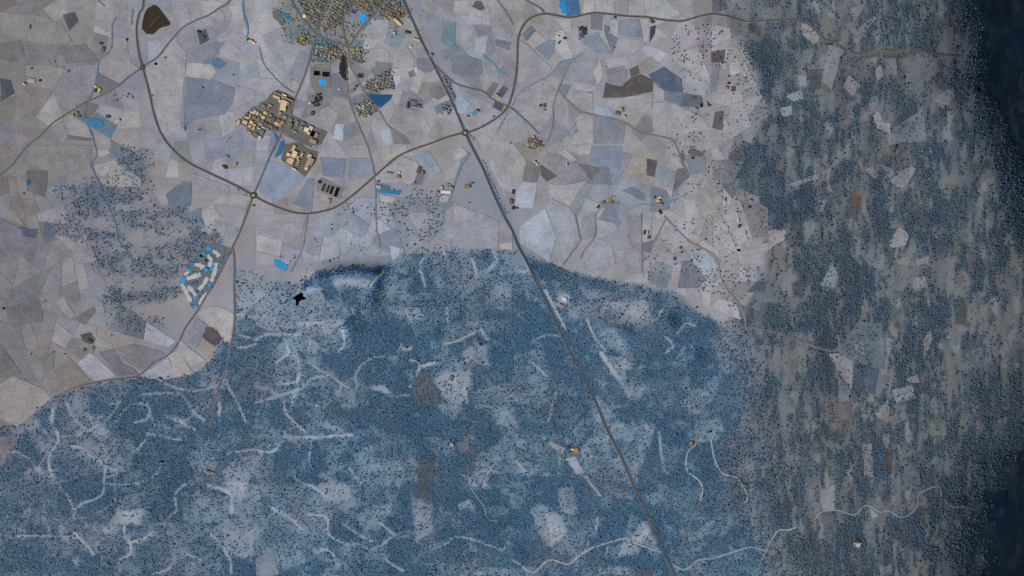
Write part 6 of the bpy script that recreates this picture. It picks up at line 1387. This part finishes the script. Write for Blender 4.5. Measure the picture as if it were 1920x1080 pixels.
for pts in THICK:
    r = poly_mask(smooth(pts, 4, True))
    if r: thick[r[0], r[1]][r[2]] = 1
thick = np.clip(blur(thick, 2) * (.4 + 1.1 * n_fine), 0, 1)
tx_, ty_, tp_ = scatter(thick, 2.1, 47)
woodland("blue_thicket", "deep blue thicket along the curved ridge by the black lake", tx_, ty_, np.clip(rng.lognormal(.85, .3, len(tx_)), 1.3, 4.2), MAT_THICKET)
forest_d *= 1 - np.clip(thick * 1.3, 0, 1)
fx, fy, fp = scatter(forest_d * np.clip(blur(forest_m, 2), 0, 1) * 0.96, 2.05, 41)
woodland("oak_forest", "dense blue oak forest covering the lower hills", fx, fy, np.clip(rng.lognormal(.50, .32, len(fx)), 1.0, 4.6) * (1.15 - .22 * fp), MAT_OAK)
ex, ey, ep = scatter(forest_d * np.where(e_ > .02, np.clip(1 - blur(forest_m, 2), 0, 1), 0), 2.15, 42)
woodland("ridge_wood", "dark woods in long belts along the right hand ridges", ex, ey, np.clip(rng.lognormal(.68, .32, len(ex)), 1.0, 4.2), MAT_OAKE)
wx_, wy_, wp_ = scatter(forest_d * np.where(w_ > .1, 1, 0) * np.clip(1 - blur(forest_m, 2), 0, 1), 2.3, 46)
woodland("oak_scrub", "streaky blue oak scrub around the golf course at the left", wx_, wy_, np.clip(rng.lognormal(.62, .32, len(wx_)), 1.0, 3.8), MAT_OAK)
ox_, oy_, op = scatter(forest_d * np.where(w_ > .1, 0, 1) * np.where(e_ > .02, 0, 1) * (1 - np.clip(blur(forest_m, 2), 0, 1)), 3.1, 43)
woodland("scattered_oaks", "thin oak scrub dotted over the upper and left pastures", ox_, oy_, np.clip(rng.lognormal(.75, .30, len(ox_)), 1.2, 4.0), MAT_DOT)
copse = np.zeros((GH, GW))
for pts, v in [(crop(2,[(640,470),(682,455),(682,603),(655,588),(625,545)]),1.2),(crop(2,[(632,400),(680,420),(680,470),(640,470)]),.6),(sub(560,80,7.71,[(240,740),(330,740),(330,860),(270,920),(200,920)]),.8),(crop(3,[(495,200),(560,200),(570,250),(500,300)]),.7)]:
    r = poly_mask(pts)
    if r: copse[r[0], r[1]][r[2]] = v
copse *= 1 - solid
cx_, cy_, cp_ = scatter(copse, 2.2, 45)
woodland("dark_copse", "black leaved copses below the town and by the bypass", cx_, cy_, rng.uniform(2.0, 3.4, len(cx_)), MAT_COPSE)
gx_, gy_, gp = scatter(garden, 2.6, 44)
woodland("garden_trees", "blue garden and street trees of the town", gx_, gy_, rng.uniform(1.6, 3.0, len(gx_)), MAT_GARDEN)
print("trees", len(fx), len(ex), len(ox_), len(gx_))
